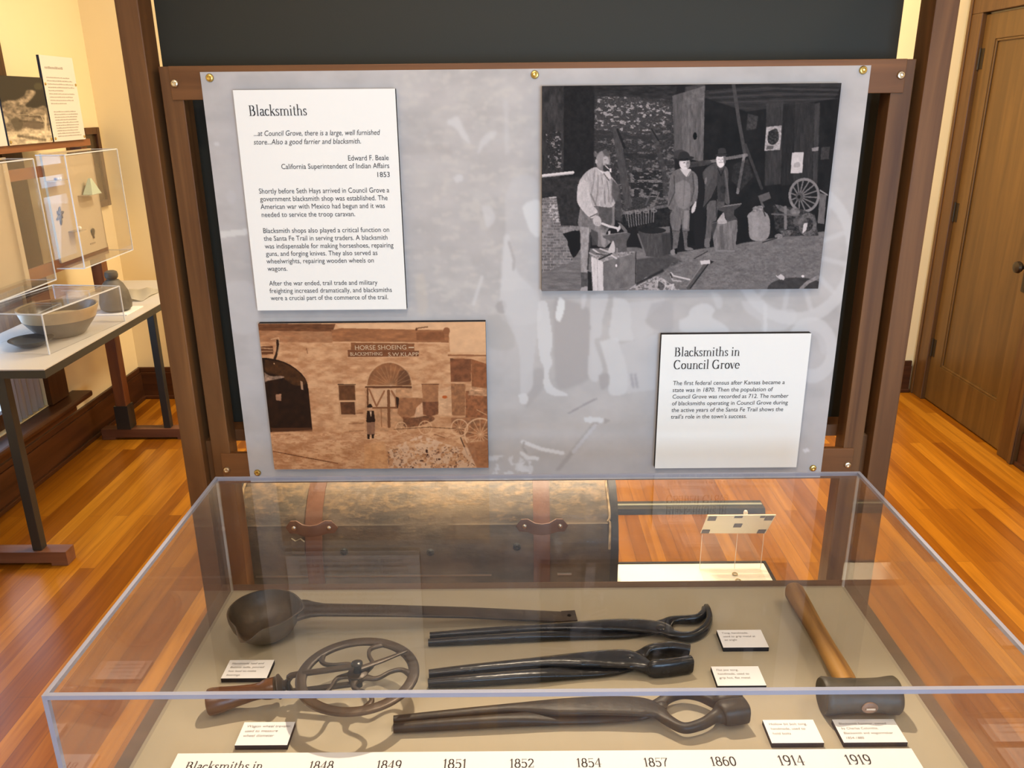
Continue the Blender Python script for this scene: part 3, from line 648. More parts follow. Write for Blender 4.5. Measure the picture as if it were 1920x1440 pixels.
mk = P.soft((fbm(P.X/9, P.Y/9, 22) > 0.52) & (P.X > 915) & (P.X < 1000) & (P.Y > 855), 1); P.put(mk, (226, 224, 228), 0.8)
A = ((1200, 530), 3.893)
P.blob(q(*A, [(290, 270), (350, 240), (380, 180), (480, 145), (545, 190), (530, 250), (600, 290), (640, 360), (320, 360)]), Wt, a=0.75, soft=2)
P.blob(q(*A, [(520, 60), (590, 90), (600, 170), (560, 180)]), Wt, a=0.5, soft=3)
P.blob(q(*A, [(740, 130), (900, 130), (920, 170), (1000, 200), (1120, 190), (1140, 260), (1050, 340), (890, 350), (880, 280), (780, 210)]), G, a=0.7, soft=2)
P.line(q(*A, [(915, 165), (915, 350)]), 7, Wt, 0.8, soft=1)
P.ell(1490, 470, 118, 138, Wt, 0.55, ring=0.17, soft=2)
P.fr = (0, 0, 1)
for k in range(12):
    a = math.radians(k*30+12); P.line([(1490+22*math.cos(a), 470+25*math.sin(a)), (1490+96*math.cos(a), 470+112*math.sin(a))], 9, Wt, 0.45, soft=2)
P.ell(1522, 655, 48, 62, Wt, 0.6, ring=0.42, soft=2)
P.blob(q(*A, [(1130, 290), (1240, 260), (1330, 300), (1400, 380), (1420, 480), (1330, 520), (1290, 400), (1200, 350)]), G, a=0.6, soft=3)
P.blob(q(*A, [(1180, 1215), (1220, 1205), (1235, 1225), (1200, 1235)]), (236, 234, 240), a=0.9, soft=1)
A = ((370, 130), 2.94)
P.poly(q(*A, [(130, 895), (280, 880), (280, 912), (135, 930)]), (226, 222, 220), 0.95, soft=1)
P.blob(q(*A, [(160, 1180), (280, 1170), (330, 1280), (330, 1440), (190, 1440)]), G, a=0.5, soft=4)
P.ell(435, 370, 9, 13, G, 0.5, soft=2); P.ell(408, 270, 5, 4, Wt, 0.7)
sheet('print', P, PX0, PX1, PZ0, PZ1, lambda u, v: np.stack([PX0+(PX1-PX0)*u, np.full_like(u, -0.0006), PZ1-(PZ1-PZ0)*v], 1), po, M['print'], 0.83)
for x, z in ((-0.554, 1.728), (0.041, 1.728), (0.640, 1.730), (-0.554, 0.934), (0.636, 0.934)):
    bm = bmesh.new(); screw(bm, (x, -0.0006, z), 0.0075); make('screw', bm, M['brass'], po, True)

# ------------------------------------------------------------------ mounted panels
YP = -0.015
def mount(name, label, cat, x0, x1, z0, z1, group=None):
    t = thing(name, label, cat, ((x0+x1)/2, -0.001, z0), group)
    bm = bmesh.new(); fs = box(bm, x0, x1, YP, -0.001, z0, z1)
    for f in fs: f.material_index = 1
    fs[2].material_index = 0
    bm.normal_update()
    make('board', bm, [M['paper'], M['core']], t)
    return t
UX, UZ = Vector((1, 0, 0)), Vector((0, 0, 1))
def plot(px, py, y=YP-0.0006):
    return Vector(at(px, py, Y=y))
def lines(bm, rows, size, shear=0.0):
    for text, xl, xr, yb in rows:
        a, b = plot(xl, yb), plot(xr, yb); bl_ = bmesh.new()
        body(bl_, text, a, UX, UZ, size, shear, width=(b-a).x); make('text_line', bl_, M['ink'], bm)
t1 = mount('information_sign', 'tall white text panel headed Blacksmiths at upper left of the grey poster', 'information panel', -0.510, -0.214, 1.294, 1.706)
bm = bmesh.new(); a = plot(467, 217)
serif(bm, 'Blacksmiths', a, UX, UZ, width=0.1075); make('heading', bm, M['ink'], t1)
lines(t1, [('...at Council Grove, there is a large, well furnished', 476, 713, 255), ('store...Also a good farrier and blacksmith.', 476, 677, 271)], 0.0135, 0.2)
lines(t1, [('Edward F. Beale', 653, 729, 301), ('California Superintendent of Indian Affairs', 528, 730, 317), ('1853', 708, 731, 332),
 ('Shortly before Seth Hays arrived in Council Grove a', 486, 730, 363), ('government blacksmith shop was established. The', 488, 727, 377.5),
 ('American war with Mexico had begun and it was', 489, 722, 392), ('needed to service the troop caravan.', 491, 666, 407),
 ('Blacksmith shops also played a critical function on', 494, 730, 437), ('the Santa Fe Trail in serving traders. A blacksmith', 495, 727, 451.5),
 ('was indispensable for making horseshoes, repairing', 497, 738, 466), ('guns, and forging knives. They also served as', 499, 708, 480),
 ('wheelwrights, repairing wooden wheels on', 500, 701, 494), ('wagons.', 502, 539, 508),
 ('After the war ended, trail trade and military', 505, 708, 535.5), ('freighting increased dramatically, and blacksmiths', 506, 735, 549.5), ('were a crucial part of the commerce of the trail.', 508, 728, 563)], 0.0135)

t2 = mount('information_sign', 'small squarish white text panel headed Blacksmiths in Council Grove at lower right of the poster', 'information panel', 0.295, 0.595, 0.943, 1.237)
bm = bmesh.new()
serif(bm, 'Blacksmiths in', plot(1264, 668), UX, UZ, width=(plot(1387, 668)-plot(1264, 668)).x)
serif(bm, 'Council Grove', plot(1262, 692), UX, UZ, width=(plot(1386, 692)-plot(1262, 692)).x)
make('heading', bm, M['ink'], t2)
lines(t2, [('The first federal census after Kansas became a', 1262, 1471, 722), ('state was in 1870. Then the population of', 1261, 1449, 735), ('Council Grove was recorded as 712. The number', 1261, 1478, 747.5),
 ('of blacksmiths operating in Council Grove during', 1260, 1477, 760), ('the active years of the Santa Fe Trail shows the', 1259, 1468, 772.5), ("trail's role in the town's success.", 1258, 1400, 785)], 0.0128, 0.06)
# black and white photograph of three men in a smithy
t3 = mount('mounted_photograph', 'large black and white photograph of three men in a smithy, upper right of the poster', 'photograph', 0.054, 0.598, 1.328, 1.708)
P = Paint([(1017, 163), (1573, 154), (1536, 541), (1016, 547)], 700, 500, (44, 41, 42))
P.tint = np.array([1.0, 0.955, 0.965])
c3, c4, c5 = (1010, 240, 4.5), (1220, 260, 4.8), (980, 130, 3.0)
P.fr = c5
def stones(pts, lo, hi, thr, sc, seed, soft=2, jit=0.5):
    m = P.soft(P.mask_poly(pts), soft)
    n = fbm(P.X/sc[0], P.Y/sc[1], seed, 4)
    k = np.clip((n-thr)/0.12, 0, 1); v = lo+(hi-lo)*k
    v = v*(0.85+0.3*vnoise(P.X/2.0, P.Y/2.0, seed+4))
    P.I = P.I*(1-m[..., None])+(v[..., None]*P.tint)*m[..., None]
# back stone wall
stones([(400, 130), (840, 170), (860, 880), (560, 860), (400, 700)], 66, 112, 0.52, (8, 5), 31, 6)
stones([(420, 160), (560, 150), (830, 200), (830, 300), (640, 380), (400, 330)], 76, 158, 0.54, (6, 4), 33, 6)
P.poly([(390, 345), (840, 375), (840, 400), (390, 385)], 62, 0.8, soft=3); P.poly([(560, 470), (740, 475), (740, 505), (560, 500)], 52, 0.8, soft=3)
P.poly([(380, 90), (860, 95), (850, 170), (400, 150)], 58, 0.85, 0.4, (12, 4), soft=3)
stones([(600, 580), (790, 560), (800, 720), (610, 720)], 52, 120, 0.5, (9, 3), 35, 4)
# left beam and dark opening
P.poly([(108, 95), (232, 95), (232, 580), (108, 720)], 66, 1, 0.35, (5, 14))
stones([(130, 350), (215, 350), (220, 560), (150, 570)], 60, 140, 0.58, (5, 4), 41, 3)
P.poly([(232, 100), (400, 100), (400, 400), (330, 700), (232, 700)], 46, 0.9, 0.25, soft=5)
P.poly([(108, 620), (330, 600), (330, 880), (200, 880), (190, 720), (108, 720)], 62, 0.9, 0.3, soft=3)
# props of timber
P.poly([(500, 325), (540, 325), (615, 770), (575, 790)], 84, 0.95, 0.2, (3, 9)); P.line([(530, 340), (570, 440)], 14, 40, 0.8)
P.line([(725, 340), (790, 560), (800, 700)], 26, 78, 0.75, 0.2); P.line([(720, 335), (760, 400)], 8, 42, 0.8)
# floor
P.poly([(105, 1140), (330, 1010), (640, 1000), (800, 1040), (1050, 1000), (1300, 965), (1500, 930), (1700, 905), (1690, 1260), (100, 1260)], 124, 1, 0.16, (14, 6), 51, soft=3)
P.poly([(105, 1140), (330, 1020), (380, 1100), (400, 1260), (100, 1260)], 124, 0.8, 0.22, (18, 4), soft=5)
P.poly([(640, 1070), (820, 1040), (900, 1080), (640, 1200)], 70, 0.7, 0.2, soft=6)
P.poly([(1300, 1000), (1700, 930), (1690, 1250), (1250, 1240)], 122, 0.4, 0.2, (12, 5), soft=8)
mk = P.soft((fbm(P.X/4, P.Y/2.4, 61) > 0.62) & P.mask_poly([(900, 1020), (1690, 930), (1680, 1200), (700, 1220)]), 1); P.put(P.soft(mk,1), 92, 0.4)
mk = P.soft((fbm(P.X/4, P.Y/2.4, 63) > 0.64) & P.mask_poly([(900, 1020), (1690, 930), (1680, 1250), (700, 1250)]), 1); P.put(P.soft(mk,1), 150, 0.4)
mk = P.soft((fbm(P.X/4, P.Y/3, 65) > 0.46) & P.mask_poly([(580, 1250), (700, 1165), (770, 1165), (900, 1250)]), 1); P.put(mk, 190, 0.8)
# brick hearth
m = P.soft(P.mask_poly([(105, 725), (190, 715), (215, 880), (325, 880), (320, 905), (250, 925), (255, 990), (285, 1080), (108, 1150)]), 1)
rows = np.floor(P.Y/5.2); bx = (P.X+np.mod(rows, 2)*6)/12.5
v = 104+46*vnoise(np.floor(bx)*3.7, rows*5.1, 71); v = np.where((np.mod(P.Y, 5.2) < 1.0) | (np.mod(bx, 1) < 0.09), 150, v)
v = v*(0.9+0.2*vnoise(P.X/3, P.Y/3, 72)); P.I = P.I*(1-m[..., None])+v[..., None]*P.tint*m[..., None]
mk = P.soft((fbm(P.X/6, P.Y/5, 73) > 0.55) & P.mask_poly([(150, 720), (190, 715), (205, 860), (140, 860)]), 1); P.put(mk, 205, 0.8)
P.blob([(225, 925), (310, 910), (325, 1000), (285, 1060), (262, 980)], 38, a=0.95)
P.line([(108, 600), (282, 580)], 16, 222, 1.0); P.line([(108, 607), (282, 588)], 6, 165, 0.8)
# main post
P.poly([(835, 150), (1018, 92), (1010, 520), (850, 480)], 108, 1, 0.25, (3, 16), 81); P.poly([(835, 150), (890, 130), (890, 480), (850, 480)], 92, 0.6, 0.2, (3, 14), soft=3)
P.poly([(905, 100), (1015, 70), (1015, 180), (905, 200)], 118, 0.5, 0.4, (10, 6), 83, soft=4); P.ell(963, 373, 11, 21, 22)
# right: roof joists and boarded wall
P.poly([(1015, 120), (1300, 85), (1790, 70), (1740, 160), (1250, 240), (1015, 160)], 62, 1, 0.2, (20, 3))
for k in range(6): P.line([(1040, 118+14*k), (1300+40*k, 88+16*k), (1760, 100+12*k)], 7, 88 if k % 2 else 42, 0.55, soft=2)
P.poly([(1015, 160), (1250, 235), (1760, 160), (1700, 905), (1300, 960), (1015, 880)], 40, 0.95, 0.3, (14, 18), soft=3)
for x0, x1, v in ((1360, 1455, 74), (1455, 1520, 52), (1520, 1630, 66), (1630, 1660, 82)): P.poly([(x0, 190), (x1, 180), (x1-8, 640), (x0-4, 650)], v, 0.8, 0.25, (3, 18), soft=3)
P.poly([(1255, 245), (1315, 260), (1305, 330), (1250, 340)], 88, 0.7, 0.4, (4, 4), soft=3)
P.line([(1175, 85), (1210, 300), (1245, 480)], 20, 84, 0.95, 0.15); P.line([(1245, 420), (1340, 665)], 16, 72, 0.95, 0.2)
P.line([(1030, 520), (1140, 498), (1252, 478)], 18, 118, 0.95, 0.3); P.line([(1240, 478), (1205, 690)], 16, 138, 0.95, 0.2); P.poly([(1180, 530), (1260, 500), (1290, 600), (1220, 680), (1170, 620)], 70, 0.5, 0.5, (5, 5), soft=3)
P.line([(900, 540), (1040, 520)], 30, 74, 0.9, 0.3)
P.poly([(1362, 320), (1448, 311), (1440, 447), (1352, 454)], 172, 1, 0.25, (3, 3)); P.blob([(1375, 345), (1420, 330), (1432, 390), (1400, 420), (1370, 400)], 52, a=0.9, tex=0.6, sc=(3, 3)); P.poly([(1368, 425), (1405, 425), (1400, 443), (1362, 446)], 86, 0.8)
P.poly([(1508, 463), (1573, 459), (1567, 577), (1501, 579)], 206, 1, 0.06); P.blob([(1520, 525), (1545, 515), (1556, 540), (1522, 545)], 168, a=0.8)
P.poly([(1618, 436), (1658, 430), (1655, 452), (1620, 456)], 142, 1, 0.2); P.poly([(1673, 432), (1720, 428), (1715, 498), (1668, 502)], 76, 0.9, 0.3)
# wagon wheel and heaps
P.ell(1578, 704, 86, 96, 92, 1.0, tex=0.15); P.ell(1580, 703, 72, 82, 44)
for k in range(14):
    a = math.radians(k*360/14+8); P.line([(1553, 710), (1580+76*math.cos(a), 703+86*math.sin(a))], 8, 128, 0.95, soft=1)
P.ell(1580, 703, 88, 98, 138, 1.0, ring=0.15, tex=0.12); P.ell(1553, 711, 22, 24, 92); P.ell(1551, 712, 9, 10, 38)
P.poly([(1405, 760), (1500, 770), (1560, 780), (1640, 810), (1665, 930), (1500, 935), (1420, 900)], 66, 0.9, 0.7, (4, 4), 91, soft=3)
P.poly([(1415, 755), (1450, 760), (1560, 815), (1540, 830), (1440, 790)], 110, 0.9, 0.3); P.line([(1475, 770), (1478, 890)], 16, 132, 0.95); P.line([(1400, 810), (1545, 815)], 10, 112, 0.9)
P.ell(1530, 795, 28, 22, 122, 0.95, tex=0.3); P.ell(1602, 868, 52, 66, 108, 0.95, ring=0.42, tex=0.4, sc=(3, 3)); P.ell(1560, 850, 40, 30, 104, 0.8, tex=0.4)
P.poly([(1580, 862), (1602, 858), (1596, 900), (1572, 922)], 214, 0.95); P.poly([(1668, 690), (1705, 700), (1695, 865), (1658, 860)], 118, 0.95, 0.15, (4, 10)); P.line([(1670, 675), (1710, 700)], 8, 170, 0.9)
P.poly([(1320, 707), (1382, 684), (1393, 720), (1345, 742), (1360, 770), (1345, 775)], 108, 0.95, 0.15); P.ell(1440, 935, 22, 14, 165, 0.9, tex=0.4); P.line([(1350, 970), (1430, 945)], 7, 62, 0.9); P.blob([(1450, 905), (1520, 900), (1500, 930), (1460, 935)], 118, a=0.7, tex=0.5, sc=(3, 3))
# sack
P.blob([(1290, 790), (1318, 766), (1345, 764), (1352, 790), (1378, 815), (1390, 860), (1384, 935), (1340, 962), (1280, 948), (1268, 870), (1262, 820)], 152, a=1, tex=0.12, sc=(8, 8)); P.poly([(1290, 830), (1330, 830), (1320, 940), (1290, 930)], 170, 0.5, soft=6)
P.line([(1352, 792), (1362, 820)], 7, 62, 0.9); P.line([(1285, 795), (1350, 790)], 5, 108, 0.8); P.ell(1320, 780, 30, 16, 142, 0.9, tex=0.4, sc=(3, 2)); P.poly([(1200, 830), (1265, 830), (1270, 960), (1200, 985)], 36, 0.95, soft=3)
# cart tyre at lower right
P.ell(1545, 1235, 165, 66, 74, 1, tex=0.2); P.line([(1560, 1245), (1610, 1195), (1665, 1168)], 20, 150, 0.95, 0.2); P.blob([(1455, 1150), (1475, 1165), (1470, 1185), (1440, 1165)], 205, a=1); P.line([(1430, 1160), (1455, 1180)], 6, 200); P.ell(1580, 1162, 9, 7, 235)
# sledge hammer, horse shoe tools on floor
P.line([(935, 1228), (1030, 1092)], 26, 96, 1, 0.15); P.line([(925, 1222), (1018, 1090)], 6, 148, 0.8); P.line([(945, 1232), (1042, 1098)], 7, 46, 0.9); P.poly([(998, 1076), (1052, 1071), (1058, 1092), (1004, 1097)], 214); P.poly([(1056, 1074), (1078, 1080), (1056, 1094)], 50)
P.line([(965, 1064), (1040, 1022)], 5, 62); P.line([(835, 1145), (850, 1162), (940, 1183)], 9, 205); P.line([(835, 1165), (845, 1188), (890, 1192)], 9, 180); P.line([(833, 1150), (840, 1172)], 7, 60); P.line([(820, 1220), (850, 1210), (840, 1240)], 9, 205)
mk = P.soft((fbm(P.X/3.5, P.Y/3.5, 95) > 0.5) & P.mask_poly([(755, 1180), (800, 1180), (830, 1245), (755, 1245)]), 1); P.put(mk, 205, 0.8); P.blob([(765, 1190), (800, 1215), (785, 1245), (762, 1230)], 48, a=0.6)
# tool rack and tub
P.poly([(560, 800), (830, 760), (830, 900), (660, 910), (560, 880)], 46, 0.95, 0.4, (4, 4), soft=2); P.line([(560, 808), (700, 785), (830, 762)], 16, 112, 0.95, 0.4)
for k in range(12): P.line([(572+15*k, 800-2*k), (585+13.5*k, 850+(k*37 % 40))], 5, 118+(k*29 % 40), 0.85, soft=1)
for k in range(4): P.ell(600+46*k, 806-4*k, 16, 10, 138, 0.9, ring=0.5)
P.line([(690, 760), (720, 690)], 8, 98, 0.9); P.line([(735, 765), (765, 690)], 8, 120, 0.9)
P.poly([(648, 910), (825, 882), (838, 1035), (760, 1058), (690, 1050)], 86, 1, 0.2, (2.5, 12)); P.poly([(740, 890), (825, 880), (828, 915), (745, 925)], 118, 0.9, 0.15); P.ell(730, 905, 74, 18, 46, 0.95); P.line([(648, 925), (690, 1045)], 9, 132, 0.8); P.poly([(780, 930), (838, 920), (838, 1035), (790, 1050)], 60, 0.6, soft=3)
# log and anvil beside the bearded man
P.poly([(1055, 862), (1130, 845), (1205, 842), (1207, 900), (1195, 1008), (1080, 1016), (1068, 940)], 126, 1, 0.22, (3, 12)); P.poly([(1105, 880), (1125, 870), (1135, 1010), (1115, 1012)], 92, 0.6, soft=2); P.line([(1088, 1018), (1190, 1020)], 9, 142, 0.9)
P.blob([(1085, 865), (1100, 835), (1130, 800), (1135, 830), (1145, 862)], 178, a=1, tex=0.15); P.poly([(1088, 772), (1225, 752), (1222, 764), (1188, 788), (1185, 815), (1206, 838), (1150, 855), (1140, 830), (1128, 800), (1090, 785)], 84, 1, 0.15); P.line([(1090, 772), (1225, 752)], 7, 142, 0.9)
# standing man with pipe (left)
P.fr = c3
P.poly([(350, 670), (640, 660), (640, 820), (590, 850), (560, 900), (610, 960), (560, 1010), (500, 1000), (440, 900), (430, 1060), (410, 1230), (360, 1230), (355, 900), (330, 800)], 132, 1, 0.22, (5, 9))
P.poly([(350, 830), (425, 840), (415, 1220), (358, 1220)], 168, 0.9, 0.2, (5, 8), soft=2); P.poly([(500, 660), (620, 670), (620, 800), (560, 860), (510, 780)], 92, 0.85, 0.2, soft=4); P.poly([(440, 850), (500, 880), (500, 990), (450, 990)], 84, 0.9, soft=3); P.poly([(520, 880), (570, 890), (560, 1010), (530, 990)], 168, 0.8, soft=3); P.poly([(430, 880), (445, 880), (420, 1200), (408, 1200)], 62, 0.9, soft=2)
P.poly([(358, 1220), (415, 1225), (415, 1370), (360, 1378)], 96, 1, 0.25, (5, 7)); P.blob([(360, 1350), (410, 1340), (415, 1380), (355, 1382)], 176, a=0.95); P.poly([(415, 1210), (445, 1220), (455, 1380), (415, 1380)], 40, 0.9, soft=2)
P.blob([(345, 440), (400, 370), (480, 330), (560, 370), (620, 420), (670, 490), (672, 560), (640, 640), (600, 668), (500, 660), (420, 660), (350, 640), (325, 560), (335, 480)], 184, a=1, tex=0.14, sc=(3, 9))
P.poly([(620, 430), (680, 490), (700, 700), (690, 790), (640, 770), (650, 640), (610, 560)], 84, 0.9, 0.2, soft=4)
for x0, y0, x1, y1, v in ((500, 400, 480, 640, 128), (530, 420, 560, 640, 118), (575, 450, 590, 620, 126), (470, 360, 440, 560, 138), (610, 430, 620, 620, 112), (545, 430, 530, 600, 205), (595, 430, 605, 640, 160)): P.line([(x0, y0), ((x0+x1)/2+8, (y0+y1)/2), (x1, y1)], 12, v, 0.6, soft=2)
P.blob([(330, 480), (390, 440), (430, 560), (450, 640), (495, 700), (470, 750), (430, 755), (350, 670), (322, 600)], 202, a=1, tex=0.1, sc=(4, 6)); P.line([(440, 560), (500, 690)], 12, 98, 0.6, soft=3); P.line([(432, 752), (490, 722)], 8, 82, 0.9)
P.blob([(455, 770), (480, 740), (515, 750), (528, 790), (515, 825), (470, 815)], 196, a=1); 
for k in range(3): P.line([(480+14*k, 790), (486+14*k, 818)], 3, 128, 0.8)
P.line([(535, 805), (600, 830), (665, 845)], 19, 216); P.poly([(655, 850), (690, 810), (690, 850), (665, 880)], 208); P.poly([(665, 795), (690, 800), (745, 860), (735, 890), (700, 850)], 118)
P.blob([(490, 340), (510, 360), (600, 430), (600, 380), (575, 360), (540, 375)], 214, a=0.95); P.line([(545, 380), (590, 440)], 9, 92, 0.8); P.line([(500, 345), (545, 378)], 9, 226, 0.9)
P.blob([(480, 290), (490, 230), (530, 192), (580, 205), (600, 250), (595, 310), (575, 345), (545, 360), (500, 345)], 132, a=1); P.blob([(535, 245), (575, 240), (590, 285), (576, 315), (545, 312)], 188, a=0.9, soft=3); P.blob([(520, 196), (560, 190), (590, 208), (596, 240), (560, 232)], 92, a=0.8, soft=2); P.blob([(485, 240), (530, 195), (545, 240), (520, 330), (490, 310)], 158, a=0.8, soft=2); P.ell(484, 282, 9, 18, 188)
P.blob([(540, 315), (590, 310), (580, 355), (545, 362)], 62, a=0.9, soft=2); P.line([(556, 303), (576, 306)], 4, 92); P.line([(551, 268), (566, 266)], 4, 70); P.line([(575, 265), (584, 290)], 4, 150); P.line([(560, 318), (590, 345), (602, 350)], 7, 226); P.poly([(595, 338), (612, 340), (610, 372), (597, 372)], 226)
# anvil and block in front of him
P.poly([(540, 905), (700, 885), (745, 860), (748, 880), (775, 890), (740, 960), (745, 1040), (640, 1060), (630, 1000), (600, 950), (545, 925)], 102, 1, 0.15); P.line([(540, 905), (745, 878)], 8, 142, 0.9); P.blob([(585, 1040), (600, 1000), (630, 950), (645, 1040), (600, 1055)], 206, a=0.95); P.poly([(585, 870), (605, 865), (605, 895), (588, 900)], 190)
P.poly([(442, 1085), (510, 1060), (820, 1040), (820, 1060), (545, 1140)], 150, 1, 0.45, (3, 3)); P.poly([(442, 1085), (545, 1130), (548, 1385), (460, 1385)], 214, 1, 0.08, (4, 20)); P.poly([(545, 1130), (820, 1055), (820, 1310), (740, 1345), (548, 1385)], 122, 1, 0.15, (8, 14)); P.line([(820, 1045), (818, 1310)], 7, 52); P.ell(655, 1162, 8, 13, 236); P.line([(494, 1110), (500, 1380)], 4, 150, 0.7); P.poly([(820, 1310), (1050, 1190), (1060, 1210), (830, 1330)], 46, 0.85, soft=4)
for a_, b_, v in (((460, 1025), (525, 1070), 206), ((520, 1020), (615, 1055), 196), ((510, 1110), (615, 1060), 62), ((430, 1055), (480, 1080), 180), ((615, 1075), (655, 1100), 214), ((660, 1015), (662, 1070), 150), ((490, 1060), (560, 1075), 90)): P.line([a_, b_], 14, v, 0.95)
# man with slouch hat and man with bowler and beard
P.fr = c4
P.poly([(190, 660), (390, 680), (390, 900), (330, 950), (250, 900), (190, 900)], 40, 0.85, soft=5)
P.blob([(190, 640), (290, 600), (345, 640), (345, 800), (340, 830), (285, 830), (275, 720), (260, 820), (195, 820), (170, 700)], 118, a=1, tex=0.2, sc=(3, 9)); P.poly([(190, 815), (262, 825), (240, 980), (195, 1000), (200, 900)], 112, 1, 0.2, (4, 6)); P.poly([(282, 820), (340, 825), (325, 900), (330, 970), (380, 990), (375, 1005), (305, 1000), (295, 900)], 108, 1, 0.2, (4, 6)); P.poly([(300, 610), (340, 640), (330, 810), (290, 800)], 156, 0.7, soft=3); P.line([(190, 824), (262, 834)], 5, 82); P.line([(284, 828), (340, 834)], 5, 82)
P.ell(202, 1020, 26, 26, 142); P.ell(228, 1012, 12, 26, 28); P.blob([(305, 985), (360, 978), (382, 995), (330, 1004)], 128, a=1); P.poly([(330, 830), (380, 820), (400, 960), (340, 960)], 32, 0.8, soft=3)
P.blob([(170, 330), (200, 290), (260, 265), (340, 275), (390, 300), (415, 350), (420, 480), (395, 560), (350, 610), (340, 640), (190, 640), (150, 600), (155, 480)], 116, a=1, tex=0.16, sc=(3, 8)); P.blob([(215, 400), (290, 370), (350, 420), (340, 600), (260, 620), (210, 520)], 146, a=0.7, tex=0.12, soft=4); P.line([(205, 330), (210, 480), (160, 600)], 9, 72, 0.8, soft=2); P.line([(370, 310), (385, 450), (360, 560)], 9, 74, 0.8, soft=2); P.poly([(385, 300), (415, 340), (422, 470), (410, 570), (385, 560), (390, 430)], 128, 0.9, 0.15); P.line([(300, 340), (290, 600)], 4, 98, 0.7, soft=2)
P.blob([(395, 560), (408, 570), (395, 640), (368, 668), (362, 630), (380, 590)], 206, a=1)
P.blob([(255, 265), (300, 270), (355, 270), (345, 310), (320, 340), (290, 315)], 204, a=1); P.line([(320, 340), (350, 290)], 6, 96, 0.8)
P.blob([(250, 200), (275, 180), (330, 180), (345, 220), (335, 255), (310, 275), (275, 270), (255, 240)], 222, a=1); P.blob([(315, 190), (345, 190), (345, 240), (325, 265), (312, 230)], 132, a=0.75, soft=2); P.line([(285, 213), (300, 211)], 5, 84); P.line([(318, 212), (332, 212)], 5, 64); P.line([(310, 212), (314, 232)], 4, 150); P.line([(300, 246), (322, 245)], 4, 140); P.ell(256, 215, 7, 13, 200)
P.ell(305, 176, 78, 19, 54, rot=-8); P.blob([(195, 170), (210, 110), (270, 95), (325, 125), (340, 165), (260, 180)], 72, a=0.9, soft=2); P.blob([(235, 180), (258, 120), (320, 118), (338, 165)], 58, a=1); P.line([(240, 184), (330, 176)], 5, 30)
# third
P.blob([(500, 560), (590, 560), (590, 720), (550, 760), (540, 900), (490, 920), (500, 760)], 102, a=1, tex=0.15, sc=(3, 9)); P.poly([(590, 540), (660, 540), (660, 600), (600, 620)], 92, 1, 0.15); P.line([(585, 560), (588, 700)], 7, 58, 0.9); P.poly([(550, 760), (600, 740), (590, 780), (550, 900)], 62, 0.8, soft=3)
P.blob([(485, 900), (530, 890), (535, 960), (525, 975), (485, 970)], 118, a=1); P.poly([(530, 920), (560, 910), (560, 960), (530, 975)], 36, 0.9)
P.blob([(460, 300), (500, 250), (585, 210), (600, 300), (590, 420), (550, 520), (470, 625), (480, 520), (480, 400), (465, 350)], 84, a=1, tex=0.15, sc=(3, 8)); P.blob([(470, 300), (500, 260), (560, 240), (550, 330), (500, 420), (480, 360)], 98, a=0.7, soft=3); P.line([(590, 420), (545, 525), (470, 620)], 9, 36, 0.95, soft=1)
P.blob([(590, 230), (660, 240), (690, 290), (690, 420), (705, 580), (660, 560), (665, 440), (620, 420), (600, 300)], 92, a=1, tex=0.15); P.poly([(596, 280), (650, 270), (668, 440), (660, 560), (600, 560), (590, 430)], 70, 1, 0.15, (3, 6)); P.line([(596, 260), (625, 330), (655, 250)], 5, 34, 0.9); P.line([(660, 280), (680, 400), (700, 570)], 9, 120, 0.8, soft=2); P.ell(645, 450, 24, 36, 52, 0.8, tex=0.3); P.blob([(480, 350), (500, 345), (492, 400), (478, 395)], 150, a=0.6)
P.blob([(580, 170), (595, 150), (660, 150), (666, 190), (655, 230), (625, 255), (600, 245), (585, 215)], 226, a=1); P.blob([(645, 155), (668, 155), (664, 215), (650, 225)], 90, a=0.8, soft=1); P.line([(600, 180), (612, 179)], 4, 120); P.line([(630, 179), (642, 180)], 4, 116); P.line([(621, 180), (624, 198)], 4, 168); P.line([(608, 210), (640, 210)], 5, 148); P.blob([(592, 215), (650, 212), (640, 245), (612, 250)], 236, a=0.8, soft=1)
P.ell(626, 142, 54, 14, 62, rot=-4); P.blob([(592, 140), (598, 92), (630, 76), (662, 90), (668, 140), (630, 152)], 68, a=1); P.line([(596, 134), (666, 130)], 5, 40)
P.fr = (0, 0, 1)
P.I *= (0.97+0.06*vnoise(P.X/1.3, P.Y/1.3, 99))[..., None]
P.I = np.clip((P.I-16)*1.1, 6, 255)
sheet('print', P, 0, 0, 0, 0, lambda u, v: np.stack([0.054+0.544*u, np.full_like(u, YP-0.0005), 1.708-0.380*v], 1), t3, M['print'], 0.80)

# sepia photograph of the stone shop front
t4 = mount('mounted_photograph', 'sepia photograph of an old stone shop front, lower left of the poster', 'photograph', -0.512, -0.058, 0.948, 1.267)
P = Paint([(486, 606), (911, 605), (915, 877), (514, 881)], 600, 420, (204, 158, 118))
sa, sb, sc_ = (460, 580, 4.5), (690, 600, 4.8), (460, 580, 3.84)
L1, L2, M1, M2, D1_, D2_ = (226, 186, 146), (212, 168, 126), (176, 126, 88), (150, 102, 70), (104, 66, 42), (48, 30, 18)
n = fbm(P.X/16, P.Y/7, 111, 5); P.I = np.array((186, 138, 100))+(np.array((224, 182, 142))-np.array((186, 138, 100)))*np.clip((n-0.25)/0.45, 0, 1)[..., None]
rows = np.floor(P.Y/6.2); bx = (P.X+np.mod(rows, 3)*5)/14
P.I *= (0.97+0.06*vnoise(np.floor(bx)*3.1, rows*7.7, 112))[..., None]
P.fr = sc_
P.poly([(95, 100), (660, 105), (640, 160), (100, 150)], D1_, 0.9, 0.3, (12, 3)); P.poly([(100, 150), (650, 155), (640, 240), (105, 230)], M2, 0.6, 0.25, (10, 4), soft=3)
